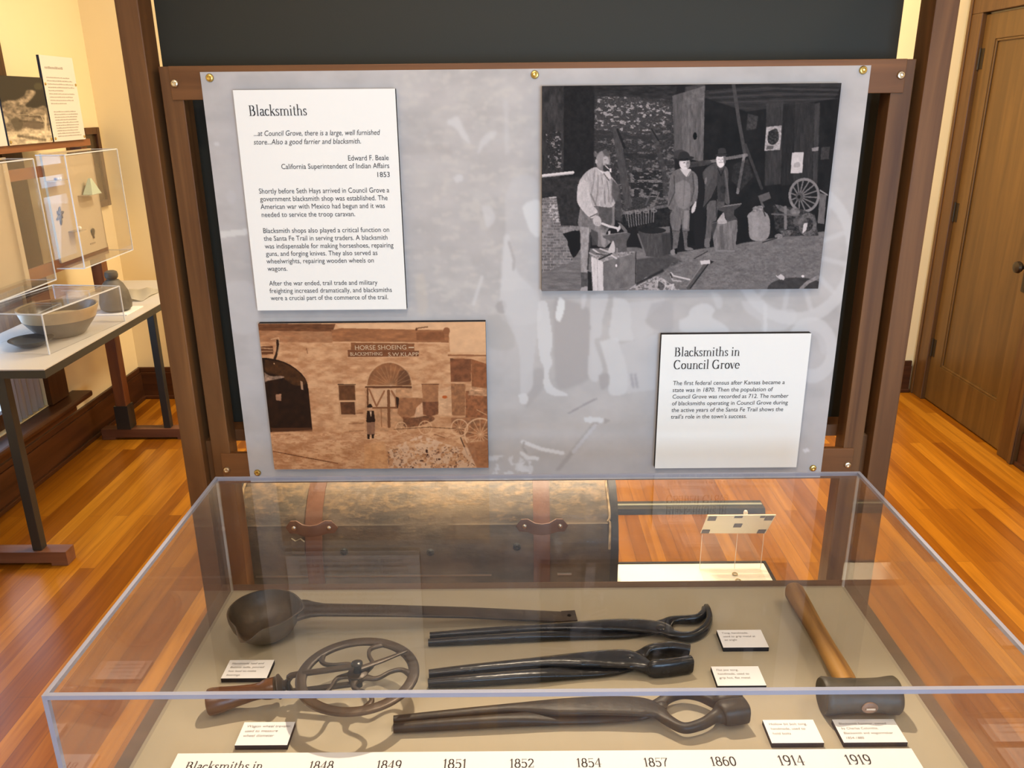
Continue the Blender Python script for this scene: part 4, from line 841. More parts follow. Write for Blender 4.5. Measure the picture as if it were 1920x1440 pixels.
P.poly([(660, 105), (1735, 95), (1735, 330), (1480, 320), (1470, 150), (700, 140)], (232, 194, 156), 1, 0.06, (14, 10), soft=2)
P.poly([(630, 150), (700, 135), (1430, 155), (1475, 140), (1470, 245), (1400, 240), (640, 230)], (164, 114, 78), 1, 0.2, (14, 5)); P.poly([(1240, 170), (1440, 165), (1440, 225), (1240, 225)], (132, 86, 56), 0.7, 0.2, soft=3); P.ell(1455, 160, 24, 26, M2); P.line([(640, 238), (1470, 248)], 7, (226, 186, 148), 0.8); P.line([(1240, 140), (1320, 130)], 8, D1_, 0.8); P.ell(1240, 148, 8, 9, D1_)
P.poly([(770, 240), (1225, 248), (1225, 300), (770, 292)], (138, 92, 60), 1, 0.15); P.poly([(745, 292), (1258, 300), (1255, 342), (748, 345)], (126, 82, 54), 1, 0.15); P.line([(745, 346), (1258, 344)], 5, (226, 188, 150), 0.7)
# arches
P.fr = sa
P.poly([(140, 405), (190, 407), (240, 415), (290, 426), (340, 443), (390, 468), (440, 502), (480, 538), (510, 575), (530, 620), (540, 680), (550, 780), (570, 1015), (390, 1030), (210, 1035), (140, 900)], (44, 27, 15), 1, 0.3, (10, 10)); P.poly([(215, 1000), (560, 1000), (570, 1030), (220, 1035)], D1_, 0.7, soft=2)
P.blob([(170, 420), (330, 450), (460, 530), (520, 620), (420, 640), (300, 560), (180, 520)], (84, 54, 28), a=0.7, tex=0.4, soft=4); P.blob([(165, 530), (220, 560), (310, 560), (330, 575), (200, 600), (170, 610)], (176, 150, 132), a=0.85, soft=2, tex=0.4, sc=(5, 3)); P.poly([(260, 715), (308, 712), (306, 772), (280, 768), (262, 765)], (170, 130, 104), 1, 0.15); P.poly([(470, 600), (490, 610), (498, 680), (478, 675)], (190, 156, 128), 0.9)
P.blob([(270, 250), (295, 260), (292, 330), (265, 420), (245, 415), (270, 340)], D2_, a=0.95); P.line([(225, 250), (290, 235), (298, 290), (280, 370)], 6, (226, 196, 160), 0.8); P.poly([(135, 310), (240, 305), (245, 375), (145, 378)], D1_, 0.95); P.line([(140, 322), (238, 330)], 7, L1, 0.8); P.line([(145, 352), (240, 350)], 7, L1, 0.7); P.line([(525, 325), (535, 370)], 6, D1_, 0.7); P.ell(250, 455, 6, 6, L1)
P.poly([(788, 632), (938, 634), (945, 910), (800, 905)], (200, 158, 120), 1); P.poly([(795, 640), (932, 640), (936, 768), (800, 768)], (106, 70, 44), 1, 0.25, (8, 10)); P.poly([(808, 782), (930, 782), (934, 888), (815, 886)], (98, 64, 42), 1, 0.25, (8, 8)); P.line([(800, 775), (938, 775)], 9, L1, 0.9); P.line([(790, 633), (938, 634)], 7, D2_, 0.8); P.line([(800, 940), (950, 942)], 8, L1, 0.8); P.poly([(940, 690), (1025, 690), (1020, 830), (945, 850)], L1, 0.55, 0.15, (10, 3), soft=3)
for yy in (860, 945, 1010): P.line([(880, yy+20), (1000, yy+15)], 7, D1_, 0.5, 0.6, soft=2)
P.line([(235, 1200), (470, 1245), (780, 1302)], 7, (96, 54, 34), 0.95)
mk = P.soft((fbm(P.X/7, P.Y/2.5, 121) > 0.58) & (P.Y > 810), 1); P.put(mk, (176, 122, 84), 0.5); P.line([(235, 1060), (380, 1055)], 9, M2, 0.5, 0.5, soft=3)
P.fr = sb
P.ell(200, 600, 205, 220, (150, 104, 70), 1.0, tex=0.25, sc=(14, 14)); P.ell(200, 600, 208, 224, (222, 182, 144), 0.8, ring=0.05)
P.poly([(-20, 604), (400, 604), (405, 700), (520, 700), (520, 880), (340, 1000), (-20, 1010)], (196, 152, 114), 1, 0.2, (8, 6), soft=1)
P.blob([(290, 460), (360, 460), (390, 560), (320, 590), (270, 590)], (84, 58, 42), a=0.55, soft=5)
for a_ in range(20, 175, 14): P.line([(215, 598), (215+190*math.cos(math.radians(a_)), 598-190*math.sin(math.radians(a_)))], 4, (226, 188, 152), 0.4, soft=2)
P.line([(-10, 604), (395, 606)], 16, (96, 60, 38), 0.95); P.line([(-10, 592), (400, 592)], 6, (226, 190, 152), 0.8)
P.poly([(10, 620), (260, 620), (250, 790), (20, 790)], (214, 176, 140), 0.95, 0.12)
P.line([(20, 625), (80, 770)], 15, M2, 0.95); P.line([(155, 640), (85, 775)], 15, M2, 0.95); P.line([(192, 640), (195, 960)], 26, (122, 80, 52), 0.95); P.line([(220, 640), (255, 700), (262, 790)], 18, M2, 0.9); P.line([(10, 790), (262, 790)], 16, (128, 84, 54), 0.95); P.line([(5, 620), (5, 780)], 16, D1_, 0.95); P.line([(125, 800), (128, 960)], 9, M2, 0.8)
P.blob([(258, 690), (285, 705), (292, 760), (275, 800), (262, 760)], D2_, a=0.95); P.line([(280, 800), (295, 750)], 6, L1, 0.8)
P.poly([(290, 700), (500, 705), (500, 740), (420, 860), (330, 900), (270, 840)], (160, 112, 78), 0.95, 0.2, soft=2); P.poly([(440, 790), (495, 740), (500, 890), (415, 910)], (222, 182, 148), 0.9, 0.2)
P.poly([(490, 580), (640, 580), (636, 735), (500, 735)], (170, 122, 86), 1, 0.15); P.poly([(498, 735), (638, 735), (636, 850), (560, 870), (500, 850)], (130, 86, 60), 1, 0.25); P.line([(490, 580), (642, 580)], 8, D1_, 0.8); P.poly([(640, 620), (750, 600), (760, 860), (645, 860)], (222, 184, 148), 0.6, 0.2, (8, 4), soft=3); P.ell(695, 695, 22, 14, (186, 92, 40), 0.9)
P.line([(730, 300), (1060, 300)], 16, L1, 0.8); P.line([(730, 322), (1065, 326)], 14, M2, 0.9); P.poly([(745, 350), (935, 355), (930, 560), (750, 560)], (132, 86, 58), 1, 0.25, (10, 8)); P.poly([(935, 355), (1070, 400), (1080, 640), (935, 620)], (150, 98, 64), 1, 0.2); P.poly([(750, 575), (880, 580), (875, 860), (760, 860)], (158, 112, 78), 0.95, 0.25); P.poly([(880, 640), (1080, 640), (1080, 880), (880, 880)], (146, 96, 64), 0.95, 0.3, soft=2); P.poly([(930, 600), (1080, 620), (1080, 690), (900, 680)], (216, 178, 142), 0.6, 0.5, (8, 3), soft=3)
P.blob([(320, 870), (420, 880), (560, 860), (600, 900), (480, 950), (420, 960), (330, 960)], (114, 74, 50), a=0.85, tex=0.4, soft=2); P.poly([(750, 880), (1080, 880), (1080, 1100), (880, 1060), (760, 980)], (140, 92, 62), 0.7, 0.5, (6, 5), soft=4)
for cx, cy, r, sp in ((305, 970, 52, 10), (520, 970, 62, 10), (825, 970, 78, 12), (1010, 1030, 145, 14)):
    for k in range(sp):
        a_ = 2*pi*k/sp+0.2; P.line([(cx, cy), (cx+r*math.cos(a_), cy+r*math.sin(a_))], 5 if r < 100 else 8, L1, 0.6, soft=1)
    P.ell(cx, cy, r, r*1.02, (228, 190, 152), 0.85, ring=0.09 if r > 100 else 0.13)
P.line([(240, 985), (560, 965), (860, 985)], 7, (104, 68, 46), 0.8); P.line([(640, 1000), (900, 970)], 6, L1, 0.6); P.line([(835, 1060), (895, 1215)], 8, (70, 44, 34), 0.95); P.line([(600, 1030), (690, 1060)], 6, D1_, 0.7); P.line([(980, 810), (1075, 860)], 6, L1, 0.8)
mk = P.soft((fbm(P.X/7, P.Y/6, 131) > 0.44) & P.mask_poly([(180, 1160), (480, 1040), (780, 1140), (960, 1150), (990, 1335), (180, 1335)]), 2); P.put(mk, (232, 204, 178), 0.75)
mk = P.soft((fbm(P.X/3, P.Y/3, 133) > 0.66) & P.mask_poly([(180, 1160), (780, 1140), (990, 1335), (180, 1335)]), 1); P.put(mk, (96, 66, 54), 0.7)
P.ell(530, 1180, 10, 16, (72, 48, 40)); P.ell(538, 1215, 9, 8, (72, 48, 40)); P.ell(485, 1268, 18, 8, (80, 52, 42), 0.8); P.ell(640, 1255, 12, 8, (80, 52, 42), 0.8); P.ell(405, 1330, 9, 9, (80, 52, 42), 0.8)
P.poly([(880, 1110), (1090, 1080), (1085, 1340), (980, 1340)], (160, 108, 74), 0.75, 0.2, soft=4)
P.poly([(-30, 1120), (150, 1090), (190, 1340), (-30, 1340)], (222, 170, 118), 0.5, 0.15, soft=6)
# man by the door
P.fr = sc_
P.poly([(882, 730), (930, 730), (940, 800), (935, 830), (905, 830), (875, 810)], D2_, 1); P.poly([(878, 815), (938, 812), (935, 905), (880, 905)], (142, 106, 84), 1, 0.15); P.poly([(882, 900), (900, 900), (898, 935), (882, 935)], D2_); P.poly([(914, 900), (930, 900), (930, 930), (914, 930)], D2_); P.ell(905, 712, 14, 20, (206, 164, 130)); P.ell(902, 700, 20, 9, D2_); P.ell(904, 692, 12, 11, D2_); P.poly([(900, 735), (915, 735), (910, 780)], (226, 196, 166))
P.fr = (0, 0, 1)
P.I *= np.array([0.985, 0.92, 0.87])*0.97
sheet('print', P, 0, 0, 0, 0, lambda u, v: np.stack([-0.512+0.454*u, np.full_like(u, YP-0.0005), 1.267-0.319*v], 1), t4, M['print'], 0.88)
bm = bmesh.new()
for text, xl, xr, yb, sz in (('HORSE SHOEING', 666, 762, 656, 0.0135), ('BLACKSMITHING', 657, 717, 667, 0.0105), ('S.W.KLAPP', 728, 785, 668, 0.0115)):
    a, b = plot(xl, yb, YP-0.001), plot(xr, yb, YP-0.001); body(bm, text, a, UX, UZ, sz, width=(b-a).x)
a = plot(766, 651.5, YP-0.001); box(bm, a.x, a.x+0.011, a.y, a.y+0.0002, a.z-0.0012, a.z+0.0012)
make('sign_lettering', bm, plain('faded_cream_ink', (0.55, 0.37, 0.23, 1), 0.7), t4)
# ------------------------------------------------------------------ glazed display case in front of the frame
ZD = 0.775
CX0, CX1, CY0, CY1 = -0.563, 0.643, -0.806, -0.206
case = thing('display_case', 'low walnut-rimmed display case with taupe deck standing in front of the frame', 'display case', (0.04, -0.5, 0))
make('deck', B((CX0, CX1, CY0, CY1, ZD-0.02, ZD)), M['deck'], case)
bm = bmesh.new()
R = 0.023
for q_ in ((CX0-R, CX0-0.0005, CY0-R, CY1+R), (CX1+0.0005, CX1+R, CY0-R, CY1+R), (CX0-0.0005, CX1+0.0005, CY0-R, CY0-0.0005), (CX0-0.0005, CX1+0.0005, CY1+0.0005, CY1+R)):
    box(bm, *q_, 0.64, ZD-0.0005, 0.001)
make('rim', bm, M['rim'], case)
for x in (CX0-R+0.001, CX1+R-0.061):
    for y in (CY0-R+0.001, CY1+R-0.061):
        make('leg', B((x, x+0.06, y, y+0.06, 0, 0.6395), bev=0.002), M['post'], case)

cv = thing('acrylic_cover', 'clear acrylic box cover standing over the tools on the taupe deck', 'display cover', (0.04, -0.5, ZD))
ZT, T = 1.022, 0.006
i_ = 0.0002
make('top_sheet', B((CX0+T+i_, CX1-T-i_, CY0+T+i_, CY1-T-i_, ZT-T, ZT-0.0003)), M['acrylic_top'], cv)
make('side_sheet', B((CX0+0.0003, CX0+T, CY0+T+i_, CY1-T-i_, ZD+0.0004, ZT-T-i_)), M['acrylic_side'], cv)
make('side_sheet', B((CX1-T, CX1-0.0003, CY0+T+i_, CY1-T-i_, ZD+0.0004, ZT-T-i_)), M['acrylic_side'], cv)
make('front_sheet', B((CX0+T+i_, CX1-T-i_, CY0+0.0003, CY0+T, ZD+0.0004, ZT-T-i_)), M['acrylic'], cv)
make('back_sheet', B((CX0+T+i_, CX1-T-i_, CY1-T, CY1-0.0003, ZD+0.0004, ZT-T-i_)), M['acrylic'], cv)
bm = bmesh.new()
box(bm, CX0, CX1, CY0, CY0+T, ZT-T, ZT); box(bm, CX0, CX1, CY1-T, CY1, ZT-T, ZT)
box(bm, CX0, CX0+T, CY0+T, CY1-T, ZT-T, ZT); box(bm, CX1-T, CX1, CY0+T, CY1-T, ZT-T, ZT)
for x in (CX0, CX1-T): box(bm, x, x+T, CY0, CY0+T, ZD+0.0004, ZT-T)
make('polished_edge', bm, M['acrylic_edge'], cv)
for x in (CX0, CX1-T):
    bm = bmesh.new(); box(bm, x+0.001, x+T-0.001, CY1-T+0.001, CY1-0.001, ZD+0.0004, ZT-T)
    make('back_seam', bm, M['acrylic_thin'], cv)

def D(px, py, z=ZD+0.01): return Vector(at(px, py, Z=z))
# timeline strip along the front of the deck
a = D(333, 1414, ZD+0.006); b = D(1708, 1402, ZD+0.006)
tl = thing('timeline_strip', 'long white strip of years lying along the front edge of the deck', 'label', ((a.x+b.x)/2, -0.7, ZD+0.0005))
bm = bmesh.new(); fs = box(bm, a.x, b.x, -0.790, (a.y+b.y)/2, ZD+0.0005, ZD+0.006)
for f in fs: f.material_index = 1
fs[1].material_index = 0
make('board', bm, [M['paper'], M['core']], tl)
bm = bmesh.new(); zt = ZD+0.0064
UY = Vector((0, 1, 0))
for text, xl, xr, yb in (('1848', 577, 624, 1443), ('1849', 704, 752, 1442), ('1851', 829, 875, 1440.5), ('1852', 955, 1002, 1439), ('1854', 1081, 1129, 1438), ('1857', 1208, 1254, 1437), ('1860', 1334, 1383, 1435.5), ('1914', 1462, 1512, 1434.5), ('1919', 1589, 1638, 1433)):
    p0, p1 = D(xl, yb, zt), D(xr, yb, zt)
    serif(bm, text, p0, UX, UY, width=(p1-p0).x)
p0, p1 = D(344, 1444, zt), D(491, 1443, zt)
serif(bm, 'Blacksmiths in', p0, UX, UY, width=(p1-p0).x); serif(bm, 'Council Grove', p0-UY*0.034, UX, UY, width=(p1-p0).x)
make('lettering', bm, M['ink'], tl)

def card(label, x0, x1, y0, y1, rows, size=0.0068):
    t = thing('label_card', label, 'label', ((x0+x1)/2, (y0+y1)/2, ZD+0.0003), 'small white label cards in the case')
    bm = bmesh.new(); fs = box(bm, x0, x1, y0, y1, ZD+0.0003, ZD+0.0085)
    for f in fs: f.material_index = 1
    fs[1].material_index = 0
    make('board', bm, [M['paper'], M['core']], t)
    for k, r in enumerate(rows):
        bm = bmesh.new(); body(bm, r, (x0+0.007, y1-0.0115-k*0.0098, ZD+0.0088), UX, UY, size, 0.1); make('text_line', bm, M['ink_soft'], t)
card('white label card in front of the round ladle bowl', -0.491, -0.415, -0.478, -0.431, ['Handmade lead and', 'Babbitt ladle, poured', 'hot lead to make', 'bearings'])
card('white label card in front of the wooden handle of the wheel tool', -0.420, -0.342, -0.628, -0.580, ['Wagon wheel traveler,', 'used to measure', 'wheel diameter'], 0.0074)
card('white label card beside the hooked jaws of the rearmost tongs', 0.357, 0.436, -0.407, -0.357, ['Tong, handmade,', 'used to grip metal at', 'an angle'])
card('white label card beside the blocky jaws of the middle tongs', 0.324, 0.403, -0.505, -0.457, ['Flat jaw tong,', 'handmade, used to', 'grip hot, flat metal.'])
card('white label card in front right of the round hollow jaws of the front tongs', 0.374, 0.451, -0.631, -0.583, ['Hollow bit bolt tong,', 'handmade, used to', 'hold bolts'])
card('widest white label card, in front of the hammer head', 0.480, 0.574, -0.631, -0.583, ['Blacksmith hammer, owned', 'by Charles Columbia,', 'Blacksmith and wagonmaker', '1854-1880'], 0.0064)

# ladle
ZR = ZD+0.058
c = D(495, 1141, ZR); r0 = 0.0635; th_s = math.radians(-100)
ld = thing('casting_ladle', 'dark iron ladle with round spouted bowl and long flat handle, back of the case', 'ladle', (c.x, c.y, ZD))
bm = bmesh.new(); seg = 56
prof = [(0.0, 0.0), (0.30, 0.0), (0.55, 0.10), (0.76, 0.28), (0.91, 0.55), (0.985, 0.82), (1.0, 1.0), (0.955, 1.0), (0.93, 0.80), (0.86, 0.56), (0.72, 0.33), (0.52, 0.17), (0.28, 0.09), (0.0, 0.08)]
rings = []
for r, h in prof:
    ring = []
    for k in range(seg):
        t = 2*pi*k/seg; dd = math.atan2(math.sin(t-th_s), math.cos(t-th_s))
        bump = math.exp(-(dd/0.26)**2)*max(0, h-0.35)/0.65
        dh = math.atan2(math.sin(t-0.06), math.cos(t-0.06)); hb = math.exp(-(dh/0.3)**2)*max(0, h-0.7)/0.3
        rr = r0*r*(1+0.32*bump+0.14*hb)
        ring.append(bm.verts.new((c.x+rr*math.cos(t), c.y+rr*math.sin(t)*0.98, ZD+0.0005+(ZR-ZD)*h-0.014*bump*h)))
    rings.append(ring)
for i in range(len(rings)-1):
    for k in range(seg): bm.faces.new((rings[i][k], rings[i][(k+1) % seg], rings[i+1][(k+1) % seg], rings[i+1][k]))
bmesh.ops.remove_doubles(bm, verts=bm.verts, dist=1e-6)
make('scoop', bm, M['iron_bowl'], ld, True, angle=math.radians(60))
p0 = Vector((c.x+r0*0.99, c.y+0.003, ZR-0.005)); p1 = D(1074, 1152, ZD+0.010)
bm = bmesh.new()
pts = [p0+(p1-p0)*f for f in (0, 0.02, 0.045, 0.08, 0.3, 0.6, 0.96)]
hz = [ZR-0.006, ZR-0.005, ZR-0.006, ZR-0.008, ZR-0.017, ZR-0.031, ZD+0.0055]
pts = [Vector((p.x, p.y, z)) for p, z in zip(pts, hz)]
sweep(bm, pts, [(0.030, 0.0045), (0.026, 0.0045), (0.0205, 0.0042), (0.0170, 0.0038), (0.016, 0.0035), (0.0155, 0.0030), (0.0155, 0.0028)], seg=16, pw=6)
e = pts[-1]; u = (p1-p0).normalized(); u.z = 0; u.normalize(); v = Vector((-u.y, u.x, 0)); w = 0.0155; L = 0.026
hc = e+u*0.013
outer = [e-v*w, e+u*(L/2)-v*w, e+u*L-v*w, e+u*L, e+u*L+v*w, e+u*(L/2)+v*w, e+v*w, e]
inner = [hc+(-u-v)*0.003, hc-v*0.0042, hc+(u-v)*0.003, hc+u*0.0042, hc+(u+v)*0.003, hc+v*0.0042, hc+(-u+v)*0.003, hc-u*0.0042]
for s_ in (0.0028, -0.0028):
    for k in range(8):
        bm.faces.new([bm.verts.new(q_+Vector((0, 0, s_))) for q_ in (outer[k], outer[(k+1) % 8], inner[(k+1) % 8], inner[k])])
for lst in (outer, inner):
    for k in range(8): bm.faces.new([bm.verts.new(q_) for q_ in (lst[k]+Vector((0, 0, .0028)), lst[(k+1) % 8]+Vector((0, 0, .0028)), lst[(k+1) % 8]-Vector((0, 0, .0028)), lst[k]-Vector((0, 0, .0028)))])
bmesh.ops.remove_doubles(bm, verts=bm.verts, dist=1e-5)
make('handle', bm, M['iron_brown'], ld, True)

# wheel traveler
ZW = ZD+0.056
wc = D(671, 1265, ZW); rx, ry = 0.0925, 0.088
tr = thing('wheel_traveler', 'iron measuring wheel with curved spokes on a fork with turned wooden handle', 'measuring wheel', (wc.x, wc.y, ZD))
def wp(r, a, dz=0.0): return wc+Vector((r*rx*math.cos(a), r*ry*math.sin(a), dz))
bm = bmesh.new(); sweep(bm, [wp(0.95, 2*pi*k/72) for k in range(72)], (0.0086, 0.0035), seg=12, pw=4, closed=True)
make('wheel_rim', bm, M['iron_brown'], tr, True)
bm = bmesh.new(); lathe(bm, [(0.013, -0.006), (0.016, -0.004), (0.016, 0.004), (0.012, 0.006)], wc, 'Z', 24); make('hub', bm, M['iron_brown'], tr, True)
for k in range(5):
    a0 = math.radians(72*k+70)
    P_ = [wp(0.13, a0-0.5), wp(0.35, a0-0.28), wp(0.55, a0+0.16), wp(0.74, a0+0.20), wp(0.92, a0+0.02)]
    bm = bmesh.new(); P_ = smooth_path(P_, 7); n = len(P_)
    sweep(bm, P_, [(0.0032+0.0045*abs(2*i/(n-1)-1)**3, 0.0032) for i in range(n)], seg=10, pw=3)
    make('spoke', bm, M['iron_brown'], tr, True)
h0 = D(391, 1317, ZD+0.021); h1 = D(516, 1289, ZD+0.034); dirn = (h1-h0).normalized()
def hp(f, dz=0.0): return h0+(h1-h0)*f+Vector((0, 0, dz))
bm = bmesh.new()
fs_ = [(-0.0, 0.019), (0.012, 0.0205), (0.06, 0.021), (0.2, 0.0195), (0.45, 0.0155), (0.66, 0.0130), (0.78, 0.0128), (0.83, 0.0150), (0.90, 0.0165), (1.0, 0.0165)]
sweep(bm, [hp(f) for f, _ in fs_], [(r, r) for _, r in fs_], seg=24)
make('handle', bm, M['turned'], tr, True)
bm = bmesh.new(); sweep(bm, [hp(f) for f in (1.002, 1.03, 1.05, 1.07, 1.12)], [(0.0165, 0.0165), (0.017, 0.017), (0.0195, 0.0195), (0.0195, 0.0195), (0.011, 0.011)], seg=24); make('ferrule', bm, M['iron_brown'], tr, True)
bm = bmesh.new(); yk = hp(1.30); up_ = Vector((0, 0, 0.0125))
sweep(bm, [hp(1.10), hp(1.16), hp(1.20)], [(0.0085, 0.0085), (0.008, 0.008), (0.012, 0.010)], seg=16)
for s_ in (1, -1):
    far = wc+Vector((0, 0, s_*0.0165))
    P_ = smooth_path([hp(1.19), hp(1.23, s_*0.011), hp(1.29, s_*0.0155), hp(1.29, s_*0.0155)*0.5+far*0.5, far], 6)
    n = len(P_); sweep(bm, P_, [(0.0062-0.0012*i/n, 0.0032) for i in range(n)], seg=10, pw=4)
make('fork', bm, M['iron_brown'], tr, True)
bm = bmesh.new(); lathe(bm, [(0.0062, -0.021), (0.0062, 0.0185), (0.0090, 0.0190), (0.0090, 0.0220), (0.006, 0.0240), (0.001, 0.0245)], wc, 'Z', 18); make('axle_pin', bm, M['iron_black'], tr, True)
bm = bmesh.new(); tip = wp(0.93, math.radians(33), 0.010)
sweep(bm, [wc+Vector((0, 0, 0.0100)), wc+(tip-wc)*0.5+Vector((0, 0, 0.004)), tip], [(0.0052, 0.002), (0.0045, 0.002), (0.0022, 0.0016)], seg=10, pw=4)
make('pointer', bm, M['iron_brown'], tr, True)

# tongs
def tongs(label, mat, halves, rivet, group='blacksmith tongs in the case'):
    c0 = D(*rivet, ZD+0.012)
    t = thing('blacksmith_tongs', label, 'tongs', (c0.x, c0.y, ZD), group)
    for h in halves:
        rows = smooth_path(h, 7)
        path = [D(q_[0], q_[1], ZD+q_[4]) for q_ in rows]; secs = [(q_[2], q_[3]) for q_ in rows]
        bm = bmesh.new(); sweep(bm, path, secs, seg=14, pw=3.2); make('arm', bm, mat, t, True, angle=math.radians(50))
    bm = bmesh.new(); c0 = D(*rivet, ZD+0.021)
    lathe(bm, [(0.0085, -0.006), (0.0085, 0.001), (0.006, 0.0032), (0.001, 0.004)], c0, 'Z', 18); make('rivet', bm, mat, t, True)
    return t
r_ = (0.0066, 0.0075, 0.0095)
tongs('rearmost iron tongs on the deck, slim with hooked jaws turned up', M['iron_black'], [
 [(806, 1192, .0055, .006, .0085), (900, 1186, *r_), (1010, 1179, .0075, .0075, .010), (1100, 1174, .012, .006, .0155), (1180, 1172, .017, .0048, .0165), (1238, 1178, .018, .0045, .0165), (1262, 1190, .010, .006, .0155), (1295, 1194, .0062, .0095, .0115), (1318, 1183, .0062, .011, .013), (1329, 1165, .0062, .0115, .015), (1327, 1148, .006, .010, .016), (1324, 1139, .005, .008, .016)],
 [(803, 1205, .0055, .006, .0085), (900, 1199, *r_), (1010, 1193, .0075, .0075, .010), (1100, 1189, .012, .005, .0065), (1180, 1184, .016, .0045, .0065), (1238, 1174, .016, .0045, .0065), (1262, 1163, .0085, .006, .0105), (1290, 1162, .0062, .0085, .013), (1308, 1160, .0060, .0095, .014), (1318, 1152, .0055, .010, .016), (1320, 1144, .005, .009, .016)]], (1239, 1177))
tongs('middle iron tongs on the deck, with thick flat blocky jaws', M['iron_black'], [
 [(804, 1264, .0065, .007, .0095), (880, 1257, .0085, .009, .0105), (1000, 1245, .010, .009, .012), (1080, 1238, .015, .007, .0185), (1140, 1235, .021, .0052, .019), (1180, 1236, .022, .005, .019), (1205, 1246, .015, .0075, .0165), (1218, 1253, .009, .010, .0155), (1224, 1254, .0085, .0155, .0160), (1250, 1252, .0085, .0158, .0165), (1285, 1247, .0085, .0155, .0165), (1296, 1245, .0085, .0150, .0160)],
 [(803, 1281, .0065, .007, .0095), (880, 1276, .0085, .009, .0105), (1000, 1267, .010, .009, .011), (1080, 1260, .014, .006, .0075), (1140, 1252, .018, .005, .0075), (1180, 1242, .018, .005, .0075), (1205, 1229, .012, .007, .0125), (1220, 1222, .0085, .013, .0155), (1255, 1219, .0085, .0150, .0165), (1282, 1221, .0085, .0145, .0165), (1292, 1223, .0085, .0140, .0155)]], (1182, 1234))
tongs('frontmost iron tongs on the deck, longest, with bowed arms and round hollow jaws', M['iron'], [
 [(738, 1351, .0062, .007, .0095), (850, 1341, .0075, .0085, .011), (960, 1331, .009, .0085, .0125), (1050, 1326, .0165, .006, .0205), (1130, 1323, .019, .0052, .0215), (1200, 1325, .0195, .005, .0215), (1232, 1334, .014, .0055, .020), (1252, 1350, .0085, .007, .0175), (1282, 1365, .0068, .0075, .0165), (1315, 1358, .0068, .008, .018), (1338, 1345, .0080, .009, .020), (1348, 1340, .0125, .0130, .0205), (1356, 1337, .0160, .0170, .0215), (1372, 1335, .0165, .0180, .0220), (1392, 1332, .0165, .0180, .0220), (1398, 1331, .0162, .0176, .0220)],
 [(738, 1365, .0062, .007, .0095), (850, 1357, .0075, .0085, .011), (960, 1350, .009, .0085, .0115), (1050, 1345, .014, .0055, .0095), (1130, 1340, .017, .005, .0095), (1200, 1334, .017, .005, .0095), (1230, 1325, .012, .006, .0135), (1252, 1309, .0075, .0075, .0165), (1280, 1301, .0062, .008, .0175), (1310, 1305, .0062, .008, .0185), (1335, 1315, .0072, .009, .020), (1348, 1316, .0115, .0135, .021), (1362, 1314, .0135, .0155, .0215), (1382, 1311, .013, .015, .0215), (1388, 1310, .010, .012, .0215)]], (1241, 1322))

# hammer
hc0 = D(1611, 1304, ZD+0.0295)
hm = thing('blacksmith_hammer', 'heavy round-headed hammer with worn wooden handle at the right end of the deck', 'hammer', (hc0.x, hc0.y, ZD))
bm = bmesh.new(); HX = 0.058
lathe(bm, [(0.022, -HX+0.004), (0.0268, -HX), (0.0290, -HX+0.003), (0.0286, -HX+0.010), (0.0262, -HX+0.026), (0.0255, -0.010), (0.0255, 0.010), (0.0262, HX-0.026), (0.0286, HX-0.010), (0.0290, HX-0.003), (0.0268, HX), (0.022, HX-0.003)], (hc0.x, hc0.y, ZD+0.0295), 'X', 40)
make('head', bm, M['iron_head'], hm, True)
he = D(1487, 1106, ZD+0.024)
hs = Vector((hc0.x-0.009, hc0.y+0.023, ZD+0.032))
bm = bmesh.new(); fr_ = (0, 0.05, 0.15, 0.35, 0.6, 0.85, 0.97, 1.0)
sweep(bm, [hs+(he-hs)*f for f in fr_], [(0.0155, 0.0125), (0.0165, 0.0135), (0.0165, 0.0140), (0.0150, 0.0140), (0.0150, 0.0150), (0.0170, 0.0175), (0.0175, 0.0185), (0.0150, 0.0160)], seg=20, pw=2.4)
make('handle', bm, M['hickory'], hm, True)
bm = bmesh.new(); lathe(bm, [(0.0125, 0.004), (0.0125, 0.0015), (0.0085, 0.0), (0.0, 0.0005)], (hc0.x+0.006, hc0.y-0.0285, ZD+0.028), 'Y', 20)
for v_ in bm.verts: v_.co.z = ZD+0.028+(v_.co.z-ZD-0.028)*0.75
make('handle_end', bm, plain('eye_wood', (0.22, 0.12, 0.07, 1), 0.5, var=0.3, vscale=60), hm, True)
bm = bmesh.new(); box(bm, hc0.x-0.001, hc0.x+0.013, hc0.y-0.0305, hc0.y-0.0282, ZD+0.0265, ZD+0.0298, 0.0008); make('wedge', bm, plain('pale_wedge', (0.55, 0.45, 0.36, 1), 0.4, 0.5), hm)
# ------------------------------------------------------------------ platform and trunk behind the frame
ZP = 0.45
pf = thing('display_platform', 'low white topped platform with black edging under the leather trunk', 'platform', (0, 0.25, 0))
PXa, PXb, PYa, PYb = -0.78, 0.693, 0.066, 0.412
make('platform_top', B((PXa, PXb, PYa, PYb, ZP-0.03, ZP)), M['white'], pf)
bm = bmesh.new()
for q_ in ((PXa-0.008, PXa-0.0003, PYa-0.008, PYb+0.008), (PXb+0.0003, PXb+0.008, PYa-0.008, PYb+0.008), (PXa-0.0003, PXb+0.0003, PYa-0.008, PYa-0.0003), (PXa-0.0003, PXb+0.0003, PYb+0.0003, PYb+0.008)): box(bm, *q_, ZP-0.035, ZP+0.003)
make('edging', bm, M['core'], pf)
for x in (PXa+0.02, PXb-0.06):
    for y in (PYa+0.01, PYb-0.05): make('leg', B((x, x+0.04, y, y+0.04, 0, ZP-0.0305)), M['steel_dark'], pf)

